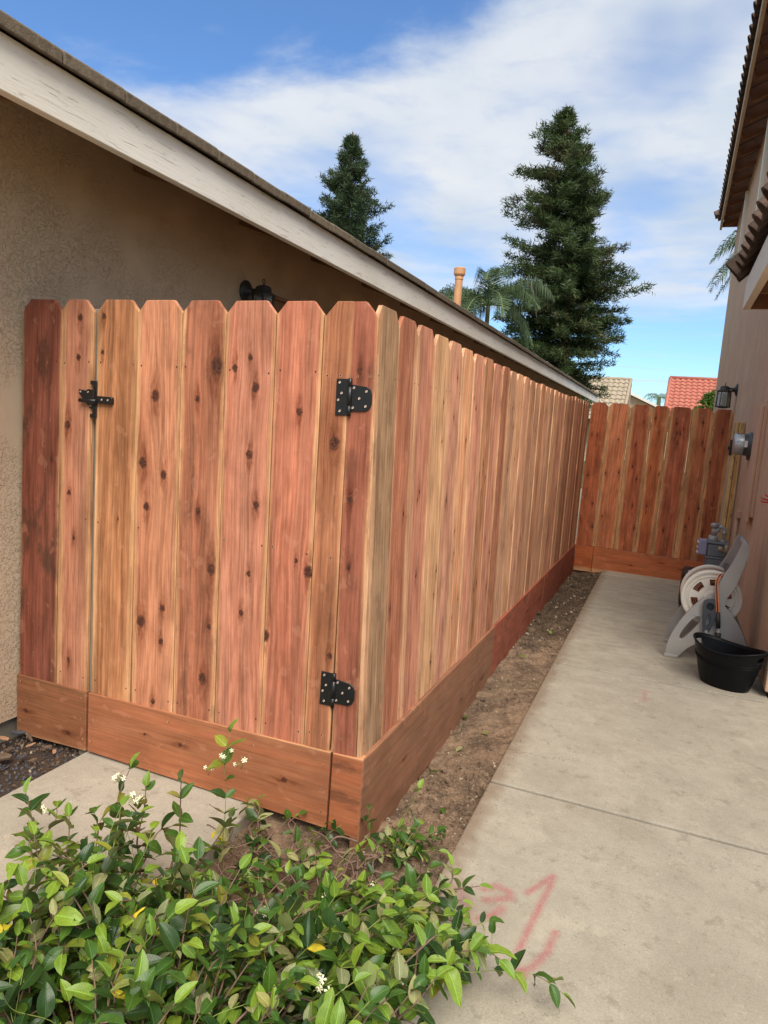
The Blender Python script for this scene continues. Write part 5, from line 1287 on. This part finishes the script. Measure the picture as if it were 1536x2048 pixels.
T2 = [(14.43, -4.60, -4.46), (13.9, -4.90, -4.16), (13.35, -5.60, -3.45), (12.7, -5.9, -3.40), (12.0, -6.1, -3.5), (11.5, -6.7, -2.5), (10.6, -6.95, -2.5), (9.7, -6.9, -3.0), (9.05, -6.75, -2.3), (7.75, -6.9, -1.1), (6.4, -7.0, -1.1), (5.45, -6.6, -1.4), (4.25, -5.6, -1.4), (3.6, -5.0, -1.55), (2.5, -4.4, -1.6)]
conifer('redwood_tree', 'tall ragged dark green redwood rising behind the fence, largest of the trees', T2, [(-4.53, 14.4), (-4.2, 12.5), (-4.0, 10.8), (-3.9, 8.0), (-3.7, 5.0), (-3.4, 2.0)], 28, F_RED, 64, 2.6, .19, 7, 5, .36, .18, 1.0)
T1 = [(12.9, -12.52, -12.43), (12.2, -12.81, -12.15), (11.5, -13.01, -11.72), (10.9, -13.4, -11.55), (10.1, -13.87, -11.21), (9.4, -14.05, -11.04), (8.6, -14.22, -10.82), (7.5, -14.39, -10.69), (6.5, -14.48, -10.61)]
conifer('young_redwood_tree', 'smaller pointed conifer above the garage roofline on the left', T1, [(-12.47, 12.9), (-12.5, 9.0), (-12.5, 6.0)], 25, F_CYP, 46, 1.9, .17, 7, 9, .08, .02, 1.2)

def frond(mb_r, V, base, az, L_, rise, droop_, nl=46, ll=.5, rg=random, hang=.9):
    pts = []
    for j in range(15):
        t = j / 14; r_ = L_ * (t - .12 * t * t); pts.append(Vector((base[0] + math.cos(az) * r_, base[1] + math.sin(az) * r_, base[2] + rise * L_ * t - droop_ * L_ * t * t)))
    mb_r.tube(pts, [max(.006, .026 * (1 - j / 15)) for j in range(15)], 5, 0, False)
    for k in range(nl):
        t = .12 + .87 * k / nl; f = t * 14; i = min(13, int(f)); p = pts[i].lerp(pts[i + 1], f - i); tg = (pts[i + 1] - pts[i]).normalized(); sd_ = tg.cross(Vector((0, 0, 1))).normalized()
        for s_ in (-1, 1):
            l_ = ll * math.sin(PI * min(1, .15 + t * .85)) ** .6 * rg.uniform(.75, 1.1)
            d0 = (sd_ * s_ * rg.uniform(.5, 1.0) + tg * rg.uniform(.35, .7) + Vector((0, 0, rg.uniform(-.1, .35)))).normalized()
            m_ = p + d0 * l_ * .5; e_ = m_ + (d0 * (1 - hang * .6) + Vector((0, 0, -hang))).normalized() * l_ * .6
            wv = tg * (.010 + .006 * rg.random())
            V += [p - wv * .6, p + wv * .6, m_ + wv, p - wv * .6, m_ + wv, m_ - wv, m_ - wv, m_ + wv, e_]
def palm(name, label, base, top, fronds, ll=.55, trunk_r=.14, nl=46, hang=.9):
    T = root(name, base, label, 'palm tree'); rb = MB(); tk = MB()
    tk.tube([base, (base[0] * .5 + top[0] * .5 + .05, base[1] * .5 + top[1] * .5, (base[2] + top[2]) / 2), top], [trunk_r * 1.2, trunk_r, trunk_r * .8], 10); obj('trunk', tk, simple('palm_trunk', rgb(96, 100, 74), .9), T)
    for az, L_, rise, dr in fronds:
        V = []; r1 = MB(); frond(r1, V, top, math.radians(az), L_, rise, dr, nl, ll, random, hang); V = np.array([tuple(v) for v in V]) - np.array(base)
        fo = tri_mesh('frond', V, F_PALM, T); me2 = r1.mesh('rachis', simple_palm, 0, 1, base); ro = bpy.data.objects.new('rachis', me2); COL.objects.link(ro); ro.parent = fo
    return T
simple_palm = simple('palm_rachis', rgb(118, 132, 70), .6)
random.seed(5)
palm('queen_palm', 'feathery queen palm in front of the tall redwood', (-5.5, 22, -.16), (-5.45, 22, 5.6),
     [(180, 2.9, .62, .80), (165, 2.5, .9, .85), (200, 3.1, .20, .55), (10, 2.5, 1.15, 1.05), (-20, 2.3, .9, 1.0), (60, 2.2, 1.1, 1.0), (110, 2.2, 1.1, .9), (140, 2.4, .7, .9), (-60, 2.2, .8, 1.1), (-100, 2.3, .6, 1.1), (-140, 2.4, .7, 1.1), (220, 2.4, .5, 1.1), (0, 1.9, .5, 1.2), (30, 1.8, .4, 1.2), (90, 2.0, 1.6, .8), (150, 1.7, .3, 1.2), (-80, 1.8, 1.5, 1.2)], .92, .09, 96, 1.2)
DF = root('dead_palm_frond', (-4.1, 22.2, 6.1), 'grey dead palm frond hanging in front of the redwood', 'palm frond'); V = []; r1 = MB(); frond(r1, V, (-4.25, 22.0, 6.45), 0.2, .55, -.6, 1.6, 22, .6, random, 1.0)
tri_mesh('dead_leaflets', np.array([tuple(v) for v in V]) - np.array(DF.location), F_PALMD, DF); obj('rachis', r1, M_TRUNK, DF)
palm('tall_palm', 'drooping palm fronds showing past the corner of the right house', (2.75, 17, -.16), (2.75, 17, 6.2),
     [(180, 1.75, .55, .80), (195, 1.8, .25, .85), (165, 1.7, .9, 1.0), (210, 1.7, .5, 1.1), (150, 1.9, .3, .8), (175, 1.5, -.05, .8), (90, 2, .8, .9), (0, 2, .6, .9), (-90, 2, .6, 1.0)], .55, .15, 44, .75)
palm('distant_palm', 'small far palm between the grey and red tiled roofs', (-.45, 60, -.16), (-.45, 60, 4.9), [(a, 1.5, .5 + .4 * (a % 2), 1.0) for a in range(0, 360, 33)], .5, .2, 22)
# shrub before the red roof
rg = np.random.default_rng(3); SH = root('green_tree', (1.95, 20, -.16), 'light green leafy treetop beside the house wall before the red roof', 'tree')
n = 2600; c = rg.normal(0, 1, (n, 3)); c /= np.linalg.norm(c, axis=1)[:, None]; c *= rg.uniform(.4, 1, (n, 1)) ** .5; blobs = np.array([(1.75, 20, 2.45, .36), (1.5, 20.1, 2.2, .28), (2.0, 20, 2.65, .4), (1.9, 19.9, 2.1, .5), (1.72, 20, 2.75, .16)]); bi = rg.integers(0, 5, n); c = c * blobs[bi, 3:4] + blobs[bi, :3]
d_ = rg.normal(0, 1, (n, 3)); d_ /= np.linalg.norm(d_, axis=1)[:, None]; s_ = np.cross(d_, rg.normal(0, 1, (n, 3))); s_ /= np.linalg.norm(s_, axis=1)[:, None]
tri_mesh('crown', np.stack([c - s_ * .028, c + s_ * .028, c + d_ * .10], 1).reshape(-1, 3) - np.array(SH.location), foliage_material('light_foliage', (.07, .13, .02), (.16, .24, .04), (.12, .17, .05)), SH)
tk = MB(); tk.tube([(1.95, 20, -.16), (1.9, 20, 1.2), (1.8, 20, 2.3)], [.07, .05, .02], 8); obj('trunk', tk, M_TRUNK, SH)

# ---------------------------------------------------------------- far houses
def tile_roof(o0, ux, uy, nx, ny, mat, parent, amp=.07, name='roof_tiles'):
    """o0 eave corner, ux along the eave, uy up the slope (Vectors, per tile); each course steps up over the one below"""
    nrm = ux.cross(uy).normalized(); V = []; Fc = []; sub = 6
    for r in range(ny):
        b0 = len(V)
        for e_ in (0, 1):
            for i in range(nx * sub + 1):
                ph = (i % sub) / sub * 2 * PI; hgt = amp * (.5 - .5 * math.cos(ph)) ** .7; lift = .05 * (1 - e_) + .004
                V.append(o0 + ux * (i / sub) + uy * (r + e_ * 1.02) + nrm * (hgt + lift))
        m = nx * sub + 1
        for i in range(nx * sub): Fc.append((b0 + i, b0 + i + 1, b0 + m + i + 1, b0 + m + i))
        b1 = len(V)
        for i in range(m): V.append(V[b0 + i] - nrm * .06)
        for i in range(nx * sub): Fc.append((b1 + i, b1 + i + 1, b0 + i + 1, b0 + i))
    mb = MB(); mb.add(V, Fc, 0, False); return obj(name, mb, mat, parent, kind='stuff')
def roof_tile_mat(name, a, b_, c):
    m, nt, bs = material(name); geo = nt.new('ShaderNodeNewGeometry'); v = geo.outputs['Position']
    n = nt.noise(v, 3.3, 3, .6); n2 = nt.noise(v, 11, 2, .5); col = nt.mix(nt.ss(n2, .35, .65), a, b_); col = nt.mix(nt.m('MULTIPLY', nt.ss(n, .5, .7), .5), col, c); setcol(nt, bs, col); bs.inputs['Roughness'].default_value = .85; return m
M_RT = roof_tile_mat('red_clay_tile', rgb(184, 112, 92), rgb(168, 96, 78), rgb(150, 104, 84)); M_BT = roof_tile_mat('weathered_beige_tile', rgb(176, 160, 136), rgb(150, 136, 116), rgb(120, 110, 96))
FARW = simple('cream_far_wall', rgb(214, 192, 160), .9)
RH = root('red_roofed_house', (3.5, 42, -.16), 'neighbouring house with a red clay S-tile roof', 'building')
b = MB(); b.box(.8, 9, 39.5, 46, -.16, 3.1); obj('wall', b, FARW, RH)
b = MB(); b.prism([(38.6, 2.72), (43.0, 5.05), (47.5, 2.72)], .42, 9.4, 'x'); obj('roof', b, M_RT, RH)
tile_roof(Vector((.34, 38.55, 2.75)), Vector((.30, 0, 0)), Vector((0, .40, .212)), 30, 11, M_RT, RH)
b = MB(); b.tube([(.38, 38.5, 2.80), (.40, 43.0, 5.16)], .10, 8).tube([(.36, 43.0, 5.16), (9.3, 43.0, 5.16)], .12, 8); obj('ridge_tiles', b, M_RT, RH)
BH = root('grey_roofed_house', (-5, 47, -.16), 'neighbouring house with a weathered beige-grey tile roof right of the redwood', 'building')
b = MB(); b.box(-10, -2.05, 44.2, 50, -.16, 3.2); obj('wall', b, FARW, BH)
b = MB(); b.prism([(42.6, 2.4), (46.2, 5.1), (50, 2.4)], -10.2, -1.95, 'x'); obj('roof', b, M_BT, BH)
tile_roof(Vector((-10.3, 42.5, 2.40)), Vector((.33, 0, 0)), Vector((0, .37, .276)), 25, 10, M_BT, BH)
b = MB(); b.tube([(-1.98, 42.5, 2.5), (-1.98, 46.2, 5.22)], .10, 8).tube([(-10, 46.2, 5.22), (-1.95, 46.2, 5.22)], .11, 8); obj('ridge_tiles', b, M_BT, BH)
b = MB(); b.prism([(42.7, 2.15), (42.7, 2.38), (46.2, 5.0), (46.2, 4.8)], -1.94, -1.88, 'x'); obj('barge_board', b, M_SOFFIT, BH)
LH = root('low_cream_house', (-1.2, 55, -.16), 'low cream gabled house with white eave line far behind the gate', 'building')
b = MB(); b.prism([(-6, -.16), (.2, -.16), (.2, 3.55), (-2.6, 4.75), (-6, 3.4)], 54, 62, 'y'); obj('wall', b, FARW, LH)
b = MB(); b.prism([(.55, 3.45), (.55, 3.62), (-2.6, 4.98), (-2.6, 4.80)], 53.4, 62, 'y').prism([(-6.3, 3.4), (-2.6, 4.80), (-2.6, 4.98), (-6.3, 3.58)], 53.4, 62, 'y'); obj('roof', b, M_TRIMW, LH)
DH = root('slate_roofed_house', (-.2, 66, -.16), 'distant house with a low blue-grey roof under the small palm', 'building')
b = MB(); b.box(-2.5, 2.2, 66, 72, -.16, 3.4); obj('wall', b, FARW, DH); b = MB(); b.prism([(65.5, 3.4), (69, 4.45), (72.5, 3.4)], -2.8, 2.5, 'x'); obj('roof', b, simple('slate_blue_roof', rgb(110, 120, 132), .9), DH)
